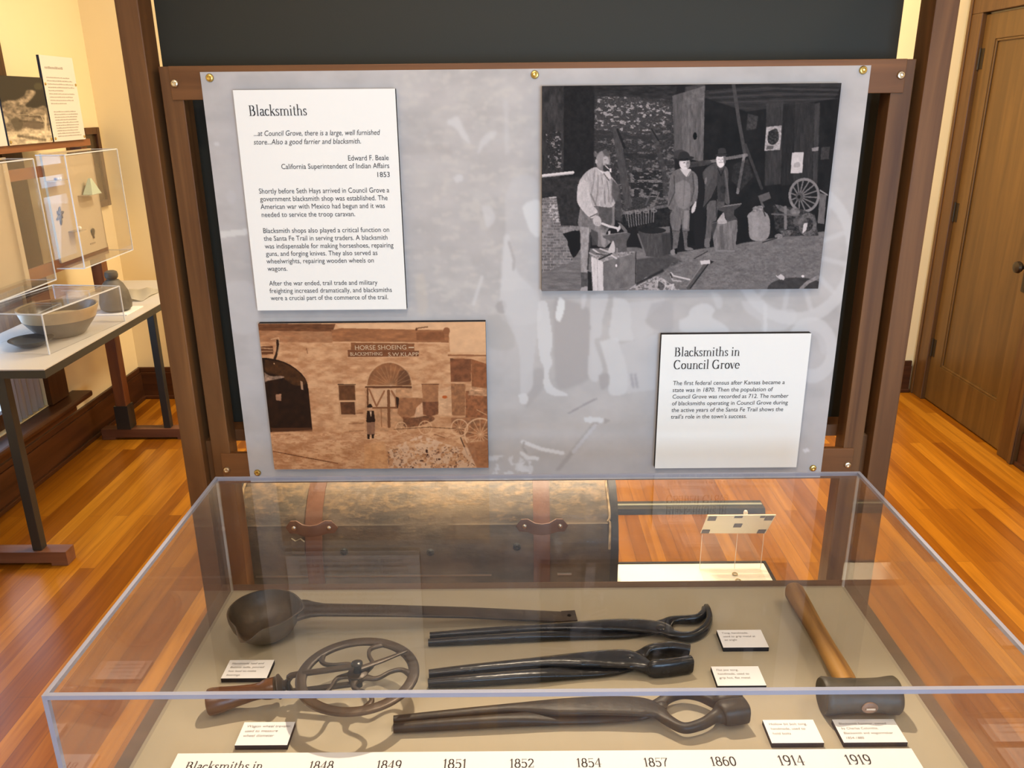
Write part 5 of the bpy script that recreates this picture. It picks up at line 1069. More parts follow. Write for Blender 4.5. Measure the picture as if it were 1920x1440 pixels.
def leather():
    m, nt, b = new_mat('worn_trunk_leather')
    tc = nt.nodes.new('ShaderNodeTexCoord')
    n1 = nt.nodes.new('ShaderNodeTexNoise'); n1.inputs['Scale'].default_value = 5.5; n1.inputs['Detail'].default_value = 8; n1.inputs['Roughness'].default_value = 0.62
    mp = nt.nodes.new('ShaderNodeMapping'); mp.inputs['Scale'].default_value = (1.0, 1.8, 1.8); nt.links.new(tc.outputs['Object'], mp.inputs[0]); nt.links.new(mp.outputs[0], n1.inputs['Vector'])
    r1 = nt.nodes.new('ShaderNodeValToRGB'); e = r1.color_ramp.elements
    e[0].position = 0.36; e[0].color = (0.055, 0.046, 0.034, 1); e[1].position = 0.66; e[1].color = (0.20, 0.145, 0.088, 1)
    nt.links.new(n1.outputs['Fac'], r1.inputs[0])
    n2 = nt.nodes.new('ShaderNodeTexNoise'); n2.inputs['Scale'].default_value = 34; n2.inputs['Detail'].default_value = 8; n2.inputs['Roughness'].default_value = 0.7
    nt.links.new(mp.outputs[0], n2.inputs['Vector'])
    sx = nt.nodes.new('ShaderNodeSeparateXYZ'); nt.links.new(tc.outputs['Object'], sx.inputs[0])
    mr = nt.nodes.new('ShaderNodeMapRange'); mr.inputs['From Min'].default_value = 0.20; mr.inputs['From Max'].default_value = 0.37; mr.inputs['To Min'].default_value = -0.22; mr.inputs['To Max'].default_value = 0.12  # more tan wear with height, the lit top's tone coloured in too
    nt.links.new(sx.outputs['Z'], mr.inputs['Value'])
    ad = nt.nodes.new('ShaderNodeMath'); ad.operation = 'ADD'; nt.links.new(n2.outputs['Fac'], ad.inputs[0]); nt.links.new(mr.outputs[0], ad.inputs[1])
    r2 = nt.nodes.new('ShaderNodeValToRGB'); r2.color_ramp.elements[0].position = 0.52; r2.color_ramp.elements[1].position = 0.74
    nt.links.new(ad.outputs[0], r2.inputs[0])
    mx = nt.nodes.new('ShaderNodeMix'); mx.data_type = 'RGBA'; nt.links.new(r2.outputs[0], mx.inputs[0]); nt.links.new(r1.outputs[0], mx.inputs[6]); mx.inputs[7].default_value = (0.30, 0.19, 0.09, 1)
    nt.links.new(mx.outputs[2], b.inputs['Base Color']); setp(b, Roughness=0.5); b.inputs['Specular IOR Level'].default_value = 0.4
    bp = nt.nodes.new('ShaderNodeBump'); bp.inputs['Strength'].default_value = 0.5; bp.inputs['Distance'].default_value = 0.003
    nt.links.new(n2.outputs['Fac'], bp.inputs['Height']); nt.links.new(bp.outputs[0], b.inputs['Normal'])
    return m
M['leather'] = leather()
M['strap'] = plain('brown_strap_leather', (0.165, 0.072, 0.038, 1), 0.5, spec=0.4, bump=0.2, bscale=120, var=0.25, vscale=12)
M['dark_leather'] = plain('dark_trunk_end', (0.028, 0.024, 0.020, 1), 0.55, spec=0.4, bump=0.4, bscale=60, var=0.3, vscale=15)
M['worn_edge'] = plain('frayed_pale_edge', (0.42, 0.30, 0.16, 1), 0.8, var=0.6, vscale=60)
TX0, TX1 = -0.672, 0.240
tk = thing('leather_trunk', 'old round-topped dark leather trunk with brown straps lying behind the case', 'trunk', ((TX0+TX1)/2, 0.25, ZP))
def tprof(f=0.0):
    """front-to-back outline of the trunk, y z, grown by f"""
    P_ = [(0.106, 0.0), (0.102, 0.10), (0.098, 0.175), (0.099, 0.19), (0.095, 0.20), (0.097, 0.235), (0.115, 0.290), (0.119, 0.2935), (0.122, 0.302), (0.140, 0.325), (0.178, 0.353), (0.215, 0.368), (0.25, 0.372)]
    P_ = P_+[(0.5-y, z) for y, z in P_[::-1][1:]]
    out = []
    for i, (y, z) in enumerate(P_):
        a, b = P_[max(i-1, 0)], P_[min(i+1, len(P_)-1)]
        n = Vector((-(b[1]-a[1]), b[0]-a[0])); n.normalize(); out.append((y+n.x*f, ZP+0.001+max(z+n.y*f, 0)))
    return out
def shell(bm, x0, x1, f0, f1=None, nx=1):
    rings = []
    for k in range(nx+1):
        t = k/nx; x = x0+(x1-x0)*t; f = f0+(0.001*math.sin(pi*t) if f1 is None and nx > 4 else 0)
        rings.append([bm.verts.new((x, y, z)) for y, z in tprof(f)])
    for a, b in zip(rings[:-1], rings[1:]):
        for i in range(len(a)-1): bm.faces.new((a[i], a[i+1], b[i+1], b[i]))
        bm.faces.new((a[-1], a[0], b[0], b[-1]))
    bm.faces.new(rings[0][::-1]); bm.faces.new(rings[-1])
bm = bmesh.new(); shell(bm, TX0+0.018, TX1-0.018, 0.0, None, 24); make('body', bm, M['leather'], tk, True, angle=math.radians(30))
for x0, x1, xe in ((TX0, TX0+0.018, TX0), (TX1-0.018, TX1, TX1)):
    bm = bmesh.new(); shell(bm, x0, x1, 0.006, 0.006); make('end_cap', bm, M['dark_leather'], tk, True, angle=math.radians(30))
for xm in (TX0+0.021, TX1-0.022):
    pr_ = tprof(0.008)
    bm = bmesh.new(); ring = [(xm+0.0025*math.sin(i*2.3), y, z) for i, (y, z) in enumerate(pr_[5:13])]
    sweep(bm, smooth_path(ring, 5), (0.0045, 0.003), up=(1, 0, 0), seg=8); make('stitched_edge', bm, M['worn_edge'], tk, True)
xs = [at(586, 1000, Y=0.095)[0], at(1016, 1000, Y=0.095)[0]]
for x in xs:
    bm = bmesh.new()
    for k, (a, b) in enumerate(((0.0065, 0), )):
        pr_ = tprof(0.008); pi_ = tprof(0.0035)
        A_ = [[bm.verts.new((x+s_, y, z)) for y, z in pr_] for s_ in (-0.0195, 0.0195)]; B_ = [[bm.verts.new((x+s_, y, z)) for y, z in pi_] for s_ in (-0.0195, 0.0195)]
        n = len(pr_)
        for i in range(n-1):
            bm.faces.new((A_[0][i], A_[0][i+1], A_[1][i+1], A_[1][i])); bm.faces.new((B_[0][i], B_[1][i], B_[1][i+1], B_[0][i+1]))
            bm.faces.new((A_[0][i], B_[0][i], B_[0][i+1], A_[0][i+1])); bm.faces.new((A_[1][i], A_[1][i+1], B_[1][i+1], B_[1][i]))
        for j in (0, n-1): bm.faces.new((A_[0][j], A_[1][j], B_[1][j], B_[0][j]))
    st_ = make('strap', bm, M['strap'], tk, True)
    yk, zk = 0.088, at(588, 991, Y=0.085)[2]
    pts = [(-0.055, 0.009, 0.004), (-0.050, 0.006, 0.0), (-0.034, 0.004, 0.001), (-0.018, -0.006, -0.002), (0, -0.009, -0.003), (0.018, -0.006, -0.002), (0.034, 0.004, 0.001), (0.050, 0.006, 0.0), (0.055, 0.009, 0.004)]
    bm = bmesh.new(); sweep(bm, [(x+p[0], yk+p[1]-0.002, zk+p[2]) for p in pts], [(0.004, 0.010), (0.003, 0.0165), (0.0028, 0.0170), (0.0028, 0.0150), (0.0028, 0.0145), (0.0028, 0.0150), (0.0028, 0.0170), (0.003, 0.0165), (0.004, 0.010)], seg=12, pw=4)
    kp = make('strap_loop', bm, M['strap'], tk, True)
    for s_ in (-0.040, 0.042):
        bm = bmesh.new(); lathe(bm, [(0.0055, 0.004), (0.0055, -0.0035), (0.003, -0.0055), (0.0005, -0.006)], (x+s_, yk+0.0015, zk), 'Y', 14); make('rivet', bm, M['steel_screw'], kp, True)
for px, py in ((645, 1035), (807, 1036), (969, 1026)):
    p = at(px, py, Y=0.094); bm = bmesh.new()
    lathe(bm, [(0.009, 0.006), (0.009, -0.001), (0.0065, -0.0035), (0.006, -0.001), (0.0045, -0.001), (0.003, -0.003), (0.0005, -0.0035)], p, 'Y', 18); make('stud', bm, M['steel_dark'], tk, True)
p = at(560, 1024, Y=0.094); bm = bmesh.new()
prism(bm, [(p[0]-0.016, 0.096, p[2]-0.020), (p[0]+0.014, 0.096, p[2]-0.020), (p[0]+0.015, 0.096, p[2]+0.012), (p[0]+0.006, 0.096, p[2]+0.020), (p[0]-0.006, 0.096, p[2]+0.014), (p[0]-0.015, 0.096, p[2]+0.021)], (0, -0.005, 0)); make('lock_plate', bm, plain('tarnished_plate', (0.24, 0.21, 0.15, 1), 0.5, 0.5, bump=0.5, bscale=80, var=0.3, vscale=40), tk)
zb = at(800, 1079, Y=0.096)[2]
bm = bmesh.new(); box(bm, TX0+0.05, TX1-0.30, 0.0945, 0.0995, zb-0.0025, zb+0.0025, 0.001); make('trim_strip', bm, plain('pale_trim', (0.33, 0.27, 0.2, 1), 0.35, 0.6), tk)
bm = bmesh.new(); box(bm, at(1045, 1076, Y=0.094)[0], at(1072, 1076, Y=0.094)[0], 0.0935, 0.0985, zb-0.001, zb+0.004, 0.001); make('trim_strip', bm, plain('pale_trim_short', (0.5, 0.42, 0.32, 1), 0.35, 0.6), tk)

# label stand seen from behind
Ys = 0.375
bl, br_ = at(1314, 1000, Y=Ys), at(1435, 1000, Y=Ys)
tl_, tr_ = at(1327, 967, Y=Ys-0.045), at(1455, 966, Y=Ys-0.045)
ls = thing('label_stand', 'small clear stand holding a tilted cream card, seen from behind, right of the trunk', 'label stand', ((bl[0]+br_[0])/2, Ys, ZP))
nrm = np.cross(br_-bl, tl_-bl); nrm /= np.linalg.norm(nrm)
if nrm[1] > 0: nrm = -nrm
bm = bmesh.new(); prism(bm, [bl, br_, tr_, tl_], -nrm*0.003); make('card', bm, plain('cream_card', (0.80, 0.74, 0.56, 1), 0.6), ls)
bm = bmesh.new()
M['tape'] = plain('grey_foam_tape', (0.11, 0.10, 0.11, 1), 0.7)
M['stand_edge'] = edge_mat('stand_edge', (0.9, 0.8, 0.68, 1), 0.5)
def cardpt(u, v): return (bl*(1-u)+br_*u)*(1-v)+(tl_*(1-u)+tr_*u)*v+nrm*0.0006
for u, v, du, dv in ((0.0, 0.02, 0.12, 0.20), (0.86, 0.02, 0.12, 0.20), (0.02, 0.74, 0.12, 0.22), (0.86, 0.74, 0.12, 0.22), (0.45, 0.36, 0.12, 0.20), (0.40, 0.88, 0.12, 0.09), (0.78, 0.88, 0.07, 0.09)):
    bm = bmesh.new(); prism(bm, [cardpt(u, v), cardpt(u+du, v), cardpt(u+du, v+dv), cardpt(u, v+dv)], nrm*0.0008)
    make('tape_pad', bm, M['tape'], ls)
bm = bmesh.new(); za = ZP+0.0005
L0, L1_ = bl[0]+0.005, br_[0]-0.002; yb_ = bl[1]+0.006
box(bm, L0, L1_, yb_, yb_+0.003, za, bl[2]-0.006); box(bm, L0, L1_, yb_-0.09, yb_, za, za+0.003)
make('clear_upright', bm, clear_sheet('stand_acrylic'), ls)
for x in (L0, (L0+L1_)/2+0.012, L1_):
    bm = bmesh.new(); box(bm, x-0.0008, x+0.0008, yb_-0.002, yb_-0.0005, za+0.0035, bl[2]-0.006)
    make('upright_edge', bm, M['stand_edge'], ls)
p = at(1398, 962, Y=Ys-0.03); bm = bmesh.new(); lathe(bm, [(0.005, -0.006), (0.006, 0.002), (0.004, 0.007), (0.0005, 0.008)], p, 'Z', 14); make('knob', bm, plain('pale_knob', (0.75, 0.66, 0.55, 1), 0.4), ls, True)
for k, (px, py) in enumerate(((1378, 1076), (1384, 1088))):
    p = at(px, py, Z=ZP+0.002); bm = bmesh.new()
    sweep(bm, [(p[0]+0.0065*math.cos(2*pi*i/20), p[1]+0.0065*math.sin(2*pi*i/20), ZP+0.0022) for i in range(20)], (0.0014, 0.0014), seg=8, closed=True)
    tag(make('brass_ring', bm, plain('dull_brass', (0.35, 0.25, 0.1, 1), 0.4, 0.8), None, True), ['small dull brass ring on the white platform, the one farther from the case', 'small dull brass ring on the white platform, the one half hidden by the case edge'][k], 'ring', 'brass rings on the platform')
# black cable cover on the floor beyond
a, b = at(1140, 966, Z=0.0), at(1436, 965, Z=0.0)
bm = bmesh.new(); y0, y1 = a[1], a[1]+0.105
prism(bm, [(-0.9, y0, 0.0005), (-0.9, y0+0.012, 0.022), (-0.9, y0+0.085, 0.022), (-0.9, y1, 0.0005)], (b[0]+0.9, 0, 0))
cc = tag(make('cable_cover', bm, plain('black_rubber', (0.03, 0.03, 0.03, 1), 0.5)), 'long black cable cover strip lying on the wood floor behind the trunk', 'cable cover')
bm = bmesh.new(); box(bm, -0.9, b[0]-0.004, y0+0.042, y0+0.058, 0.0222, 0.0245); make('pale_stripe', bm, plain('grey_green_stripe', (0.34, 0.35, 0.27, 1), 0.5), cc)

# ------------------------------------------------------------------ side display: table on sled feet, wall boards and acrylic boxes
ZTb = 0.80
XE = -1.67
st = thing('display_table', 'pale topped display table on dark metal legs and wooden sled feet by the left wall', 'table', (-1.88, 1.9, 0))
bm = bmesh.new(); fs = box(bm, -2.12, XE, 1.165, 2.72, ZTb-0.004, ZTb)
make('table_top', bm, M['table_top'], st)
make('edge_band', B((-2.12, XE, 1.165, 2.72, ZTb-0.034, ZTb-0.0045)), M['steel_dark'], st)
for y in (1.20, 2.46):
    lg = make('leg', B((-1.868, -1.832, y-0.018, y+0.018, 0.061, ZTb-0.0345), bev=0.002), M['steel_dark'], st)
    make('sled_foot', B((-2.20, -1.735, y-0.03, y+0.03, 0.012, 0.060), (-1.80, -1.735, y-0.03, y+0.03, 0, 0.0125), (-2.20, -2.13, y-0.03, y+0.03, 0, 0.0125), bev=0.002), M['redwood_x'], st)
    make('upright', B((-2.10, -2.045, y-0.028, y+0.028, 0.061, ZTb-0.0345), (-2.10, -2.045, y-0.028, y+0.028, ZTb+0.0005, 1.50), bev=0.002), M['redwood_z'], st)
    make('foot_bracket', B((-2.108, -2.101, y-0.036, y+0.036, 0.062, 0.19), (-2.044, -2.037, y-0.036, y+0.036, 0.062, 0.19), (-2.101, -2.044, y-0.036, y-0.029, 0.062, 0.19)), M['steel_dark'], st)
XPn = -2.03
for z0, z1 in ((1.505, 1.535), (1.395, 1.44), (0.985, 1.035)):
    make('cross_rail', B((XPn-0.0145, XPn-0.0005, 0.9, 2.50, z0, z1)), M['redwood'], st)
def wallboard(label, y0, y1, z0, z1):
    o = make('display_board', B((XPn, XPn+0.010, y0, y1, z0, z1)), M['greige'], None); return tag(o, label, 'display board', 'greige boards on the side display')
wallboard('greige upright board behind the brooch and glass pyramid on the left side display', 2.035, 2.475, 1.02, 1.492)
wallboard('greige upright board cut off by the left edge of the picture', 1.05, 1.775, 1.0, 1.492)
XT = XPn+0.010
# photo and text boards above
UYl, = (Vector((0, 1, 0)),)
tb = thing('text_board', 'narrow tall text board with small print, fixed above the left side display', 'information panel', (XPn, 2.3, 1.535))
bm = bmesh.new(); fs = box(bm, XPn, XPn+0.012, 2.155, 2.435, 1.5355, 1.892)
for f in fs: f.material_index = 1
fs[3].material_index = 0
make('board', bm, [plain('cream_text_board', (0.66, 0.60, 0.52, 1), 0.7, spec=0.1), M['core']], tb)
bm = bmesh.new(); random.seed(4)
M['pale_paper'] = plain('cream_print_board', (0.66, 0.60, 0.52, 1), 0.7, spec=0.1)
def scribble(y0, y1, z, h):
    y = y0
    while y < y1-0.004:
        w = random.uniform(0.004, 0.015); w = min(w, y1-y)
        box(bm, XPn+0.0122, XPn+0.0126, y, y+w, z, z+h*random.uniform(0.8, 1.2)); y += w+0.0032
scribble(2.185, 2.34, 1.838, 0.009)
M['faded'] = plain('faded_print', (0.36, 0.32, 0.27, 1), 0.7)
make('heading', bm, M['faded'], tb); bm = bmesh.new()
for k in range(9): scribble(2.185, 2.41-0.03*random.random()-(0.07 if k in (4, 8) else 0), 1.800-0.0135*k, 0.0042)
make('paragraph', bm, M['faded'], tb); bm = bmesh.new()
for k in range(11): scribble(2.195, 2.41-0.03*random.random()-(0.19 if k == 10 else 0), 1.658-0.0115*k, 0.0042)
make('paragraph', bm, M['faded'], tb)
for y, z in ((2.166, 1.775), (2.425, 1.775), (2.168, 1.548), (2.424, 1.548)):
    bm = bmesh.new(); screw(bm, (XPn+0.012, y, z), 0.006, 'X'); make('screw', bm, M['brass'], tb, True)
pb = thing('photograph_board', 'black and white photograph of ruins fixed left of the narrow text board', 'photograph', (XPn, 1.99, 1.535))
bm = bmesh.new(); fs = box(bm, XPn, XPn+0.012, 1.815, 2.143, 1.5355, 1.80)
make('board', bm, M['core'], pb)
P = Paint([(0, 142), (78, 148), (95, 268), (10, 272)], 110, 90, (66, 60, 50))
n = fbm(P.X/14, P.Y/10, 141, 5)
P.fr = (0, 80, 6.546)
P.blob([(0, 720), (120, 690), (200, 690), (300, 640), (340, 580), (440, 600), (380, 680), (300, 760), (420, 790), (560, 800), (600, 1240), (30, 1260), (0, 1000)], (150, 134, 112), a=0.95, tex=0.5, sc=(7, 5), soft=2)
P.blob([(110, 930), (180, 890), (260, 960), (230, 1050), (150, 1030)], (98, 88, 72), a=0.9, soft=2); P.line([(250, 860), (480, 900)], 34, (92, 80, 66), 0.9, soft=1); P.line([(220, 940), (500, 975)], 26, (86, 76, 62), 0.9, soft=1); P.blob([(300, 960), (400, 950), (500, 1000), (480, 1060), (260, 1010)], (112, 98, 82), a=0.9)
P.blob([(30, 1060), (180, 1070), (300, 1040), (420, 1060), (600, 1050), (620, 1240), (60, 1260)], (214, 196, 164), a=0.9, tex=0.35, sc=(8, 5), soft=2); P.line([(540, 880), (530, 1180)], 26, (214, 198, 166), 0.9, soft=1); P.line([(560, 800), (575, 1080)], 12, (120, 106, 88), 0.9); P.line([(190, 1130), (520, 1200)], 34, (112, 100, 82), 0.9, tex=0.4, soft=2); P.line([(200, 860), (480, 880), (520, 960)], 10, (206, 190, 160), 0.8)
P.blob([(10, 880), (70, 880), (80, 950), (20, 960)], (206, 190, 160), a=0.8); P.ell(470, 540, 50, 40, (96, 90, 66), 0.6, soft=2)
P.fr = (0, 0, 1)
sheet('print', P, 0, 0, 0, 0, lambda u, v: np.stack([np.full_like(u, XPn+0.0125), 1.815+0.328*u, 1.80-0.2645*v], 1), pb, M['print'], 0.8)
for y, z in ((1.826, 1.548), (2.132, 1.548)):
    bm = bmesh.new(); screw(bm, (XPn+0.0125, y, z), 0.006, 'X'); make('screw', bm, M['brass'], pb, True)
pb2 = tag(make('photograph_board', B((XPn, XPn+0.012, 1.50, 1.803, 1.5355, 1.80)), M['pale_paper']), 'pale board at the far left edge of the picture, left of the ruins photograph', 'display board')

# acrylic boxes
def abox(label, x0, x1, y0, y1, z0, z1, open_side, rot=0.0, edges=None):
    c = ((x0+x1)/2, (y0+y1)/2, z0); t = thing('acrylic_box', label, 'display cover', c); T_ = 0.005
    g = 0.0002
    s = []
    if open_side != '-X': s.append((x0, x0+T_, y0+T_+g, y1-T_-g, z0, z1-T_-g))
    s.append((x1-T_, x1, y0+T_+g, y1-T_-g, z0+(T_+g if open_side == '-X' else 0), z1-T_-g))
    s.append((x0, x1, y0, y0+T_, z0, z1-T_-g)); s.append((x0, x1, y1-T_, y1, z0, z1-T_-g)); s.append((x0, x1, y0, y1, z1-T_, z1))
    if open_side == '-X': s.append((x0, x1, y0+T_+g, y1-T_-g, z0, z0+T_))
    for q_ in s: make('side_sheet', B(q_), M['acrylic_box'], t)
    bm = bmesh.new(); w = 0.0045; h = 0.0008
    for x in ([x1] if open_side == '-X' else [x0, x1]):
        for y in (y0, y1): box(bm, x-w/2, x+w/2, y-w/2, y+w/2, z0+0.0006, z1)
    for y in (y0, y1): box(bm, x0+h, x1, y-w/2, y+w/2, z1-w/2, z1+w/2)
    for x in ([x1] if open_side == '-X' else [x0, x1]): box(bm, x-w/2, x+w/2, y0+w/2, y1-w/2, z1-w/2, z1+w/2)
    if open_side == '-X':
        for y in (y0, y1): box(bm, x0+h, x1, y-w/2, y+w/2, z0-w/2, z0+w/2)
        box(bm, x1-w/2, x1+w/2, y0, y1, z0-w/2, z0+w/2)
    make('polished_edge', bm, M['box_edge'], t)
    t.rotation_euler.z = rot
    return t
M['acrylic_box'] = clear_sheet('box_acrylic', veil=0.01)
M['box_edge'] = edge_mat('box_edge', (0.80, 0.84, 0.90, 1), 0.6)
abox('clear acrylic box fixed to the board with brooch and glass pyramid', XT+0.001, XT+0.125, 1.985, 2.47, 1.005, 1.488, '-X')
abox('clear acrylic box fixed to the board at the left edge of the picture', XT+0.001, XT+0.125, 1.10, 1.745, 1.005, 1.488, '-X')
abox('clear acrylic box standing on the side table over the two-tone bowl', -2.02, -1.715, 1.36, 1.86, ZTb+0.0008, ZTb+0.155, '-Z', math.radians(-7))

def shelf(label, px, py, xs_, w):
    p = at(px, py, X=XT+0.03); t = tag(make('acrylic_shelf', B((XT+0.0003, XT+0.055, p[1]-w/2, p[1]+w/2, p[2]-0.003, p[2])), edge_mat('shelf_acrylic', (0.55, 0.48, 0.36, 1), 0.55)), label, 'shelf', 'small clear shelves on the greige board'); return p
p = shelf('small clear shelf carrying three tiny beads', 106, 338, 0, 0.10)
for k, (dy, col, nm) in enumerate(((-0.016, (0.10, 0.08, 0.14, 1), 'tiny dark bead, leftmost of three on the small clear shelf'), (0.004, (0.80, 0.75, 0.66, 1), 'tiny white bead, middle of three on the small clear shelf'), (0.024, (0.82, 0.77, 0.68, 1), 'tiny white bead, rightmost of three on the small clear shelf'))):
    bm = bmesh.new(); lathe(bm, [(0.0005, 0), (0.005, 0.0015), (0.0068, 0.006), (0.005, 0.0105), (0.0005, 0.012)], (XT+0.035, p[1]+dy, p[2]+0.0002), 'Z', 14); tag(make('bead', bm, plain('bead', col, 0.3), None, True), nm, 'bead', 'beads on the clear shelf')
p = shelf('clear shelf carrying the pale green glass pyramid', 170, 364, 0, 0.13)
bm = bmesh.new(); c = (XT+0.032, p[1]+0.012); w = 0.045
v = [bm.verts.new((c[0]+sx*w*0.5, c[1]+sy*w, p[2]+0.0003)) for sx, sy in ((-1, -1), (1, -1), (1, 1), (-1, 1))]; tp = [bm.verts.new((c[0]+sx*0.005, c[1]+sy*0.006, p[2]+0.072)) for sx, sy in ((-1, -1), (1, -1), (1, 1), (-1, 1))]
bm.faces.new(v[::-1]); bm.faces.new(tp)
for i in range(4): bm.faces.new((v[i], v[(i+1) % 4], tp[(i+1) % 4], tp[i]))
tag(make('glass_pyramid', bm, plain('pale_green_glass', (0.50, 0.62, 0.48, 1), 0.1, spec=0.8)), 'pale green glass pyramid on a clear shelf at the left side display', 'ornament')
p = shelf('smallest clear shelf, low on the board beside a white bead', 146, 432, 0, 0.055)
bm = bmesh.new(); lathe(bm, [(0.0005, 0), (0.007, 0.002), (0.010, 0.009), (0.007, 0.017), (0.0005, 0.019)], (XT+0.035, p[1]+0.008, p[2]+0.0002), 'Z', 14); tag(make('bead', bm, plain('white_bead', (0.85, 0.8, 0.7, 1), 0.3), None, True), 'round white bead alone on the lowest small shelf', 'bead')
p = at(113, 403, X=XT+0.004); bm = bmesh.new()
for a_, L in ((0.3, 0.034), (1.3, 0.036), (2.3, 0.026), (3.6, 0.036), (4.6, 0.044), (5.5, 0.022)):
    pts = [(XT+0.004, p[1]+0.006*math.cos(a_), p[2]+0.006*math.sin(a_)), (XT+0.005, p[1]+L*0.6*math.cos(a_+0.1), p[2]+L*0.6*math.sin(a_+0.1)), (XT+0.004, p[1]+L*math.cos(a_), p[2]+L*math.sin(a_))]
    sweep(bm, pts, [(0.0035, 0.002), (0.0085, 0.0025), (0.003, 0.002)], up=(1, 0, 0), seg=10)
lathe(bm, [(0.0085, -0.003), (0.0085, 0.003), (0.0005, 0.006)], (XT+0.004, p[1], p[2]), 'X', 14)
tag(make('brooch', bm, plain('tarnished_silver', (0.13, 0.10, 0.06, 1), 0.6, 0.1), None, True), 'tarnished branching brooch pinned to the greige board', 'brooch')
p = at(175, 436, X=XT+0.005); bm = bmesh.new(); lathe(bm, [(0.0005, -0.028), (0.005, -0.027), (0.0055, -0.014), (0.012, -0.004), (0.0165, 0.007), (0.012, 0.018), (0.0005, 0.021)], (XT+0.009, p[1], p[2]), 'Z', 16)
for v_ in bm.verts: v_.co.x = XT+0.0052+(v_.co.x-XT-0.009)*0.3
tag(make('pendant', bm, plain('dark_pendant', (0.05, 0.04, 0.03, 1), 0.4), None, True), 'dark pear-shaped pendant low on the greige board', 'pendant')
p = at(175, 456, X=XT+0.003); tag(make('caption_strip', B((XT+0.0003, XT+0.002, p[1]-0.026, p[1]+0.026, p[2]-0.003, p[2]+0.003)), plain('dim_caption', (0.34, 0.27, 0.18, 1), 0.7)), 'thin caption strip under the pear-shaped pendant', 'label')

# things on the table
bx, by = -1.852, 1.640
bm = bmesh.new(); BH = 0.118
lathe(bm, [(0.0, 0.0), (0.080, 0.0), (0.092, 0.010), (0.120, 0.046), (0.137, 0.070)], (bx, by, ZTb+0.0006), 'Z', 48)
bw = thing('bowl', 'large two-tone stoneware bowl, grey below and cream above, on the side table', 'bowl', (bx, by, ZTb+0.0006))
make('lower_body', bm, plain('grey_stoneware', (0.17, 0.155, 0.13, 1), 0.4, bump=0.3, bscale=50, var=0.15, vscale=20), bw, True)
bm = bmesh.new(); lathe(bm, [(0.1365, 0.0702), (0.144, 0.094), (0.150, 0.112), (0.151, BH), (0.1445, BH), (0.1415, 0.108), (0.132, 0.080), (0.111, 0.048), (0.080, 0.018), (0.0, 0.012)], (bx, by, ZTb+0.0006), 'Z', 48)
make('upper_band', bm, plain('cream_stoneware', (0.46, 0.36, 0.22, 1), 0.35, bump=0.2, bscale=40, var=0.15, vscale=15), bw, True)
bm = bmesh.new(); lathe(bm, [(0.0, 0.0125), (0.080, 0.0185), (0.110, 0.048), (0.131, 0.080), (0.141, 0.108), (0.1425, BH-0.004), (0.1405, BH-0.004), (0.139, 0.108), (0.129, 0.0805), (0.108, 0.0495), (0.079, 0.020), (0.0, 0.014)], (bx, by, ZTb+0.0006), 'Z', 48)
make('inner_glaze', bm, plain('dark_glaze', (0.10, 0.09, 0.075, 1), 0.25, spec=0.6), bw, True)
p = at(46, 657, Z=ZTb); bm = bmesh.new(); lathe(bm, [(0.0, 0.0), (0.038, 0.0), (0.056, 0.010), (0.078, 0.026), (0.080, 0.029), (0.075, 0.028), (0.054, 0.014), (0.036, 0.005), (0.0, 0.004)], (p[0]-0.005, p[1]+0.062, ZTb+0.0006), 'Z', 40); tag(make('plate', bm, plain('dark_pewter', (0.05, 0.05, 0.045, 1), 0.25, 0.7), None, True), 'small dark dish at the front corner of the side table', 'dish')
p = at(212, 586, Z=ZTb); jx, jy = p[0]+0.005, p[1]+0.03
jg = thing('canteen', 'dark grey bottle-shaped vessel with round neck on the side table', 'vessel', (jx, jy, ZTb))
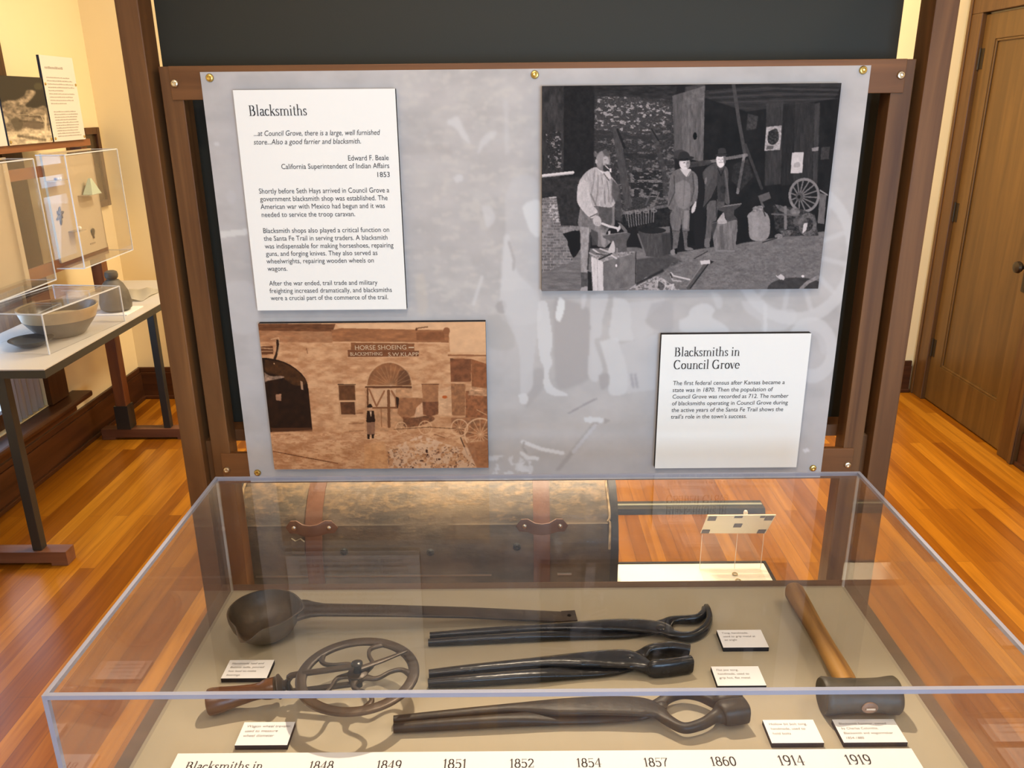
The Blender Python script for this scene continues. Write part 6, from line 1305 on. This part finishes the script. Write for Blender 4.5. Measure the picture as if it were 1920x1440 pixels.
bm = bmesh.new(); lathe(bm, [(0.0, 0.0), (0.052, 0.0), (0.066, 0.012), (0.069, 0.035), (0.060, 0.085), (0.044, 0.120), (0.028, 0.138)], (jx, jy, ZTb+0.005), 'Z', 32); make('body', bm, plain('dark_hide', (0.11, 0.095, 0.075, 1), 0.6, bump=0.5, bscale=40, var=0.25, vscale=25), jg, True)
bm = bmesh.new(); lathe(bm, [(0.022, 0.137), (0.021, 0.143), (0.027, 0.150), (0.029, 0.162), (0.026, 0.175), (0.017, 0.180), (0.0, 0.181)], (jx, jy, ZTb+0.005), 'Z', 24); make('neck', bm, plain('dark_neck', (0.085, 0.07, 0.05, 1), 0.55), jg, True)
tag(make('mount_card', B((jx-0.075, jx+0.085, jy-0.09, jy+0.08, ZTb+0.0004, ZTb+0.004)), M['paper']), 'white card lying under the dark bottle-shaped vessel', 'label')
bm = bmesh.new(); p = at(262, 558, Z=ZTb)
nx = 12
g_ = [[bm.verts.new((p[0]-0.12+0.17*i/nx, p[1]-0.09+0.26*j/nx, ZTb+0.004+0.012*(0.5+0.5*math.sin(i*0.9+j*0.7))*(0.4+0.6*math.sin(pi*i/nx)))) for j in range(nx+1)] for i in range(nx+1)]
for i in range(nx):
    for j in range(nx): bm.faces.new((g_[i][j], g_[i+1][j], g_[i+1][j+1], g_[i][j+1]))
bmesh.ops.solidify(bm, geom=bm.faces[:], thickness=0.002)
tag(make('crumpled_document', bm, plain('white_sheet', (0.76, 0.70, 0.58, 1), 0.7), None, True), 'rumpled white document lying at the far end of the side table', 'document')

# dark framed picture on the left wall by the corner
y0, y1, z0, z1 = 2.72, 3.055, 1.16, 1.575
pf_ = thing('picture_frame', 'dark wood picture frame on the left wall beside the room corner', 'picture', (XL, (y0+y1)/2, z0))
bm = bmesh.new()
for q_ in ((y0, y0+0.035, z0, z1), (y1-0.035, y1, z0, z1), (y0+0.035, y1-0.035, z0, z0+0.035), (y0+0.035, y1-0.035, z1-0.035, z1)): box(bm, XL+0.0005, XL+0.025, *q_, 0.003)
make('frame', bm, M['trim_z'], pf_)
make('picture', B((XL+0.001, XL+0.010, y0+0.0352, y1-0.0352, z0+0.0352, z1-0.0352)), plain('brown_picture', (0.075, 0.045, 0.018, 1), 0.25, var=0.4, vscale=5), pf_)
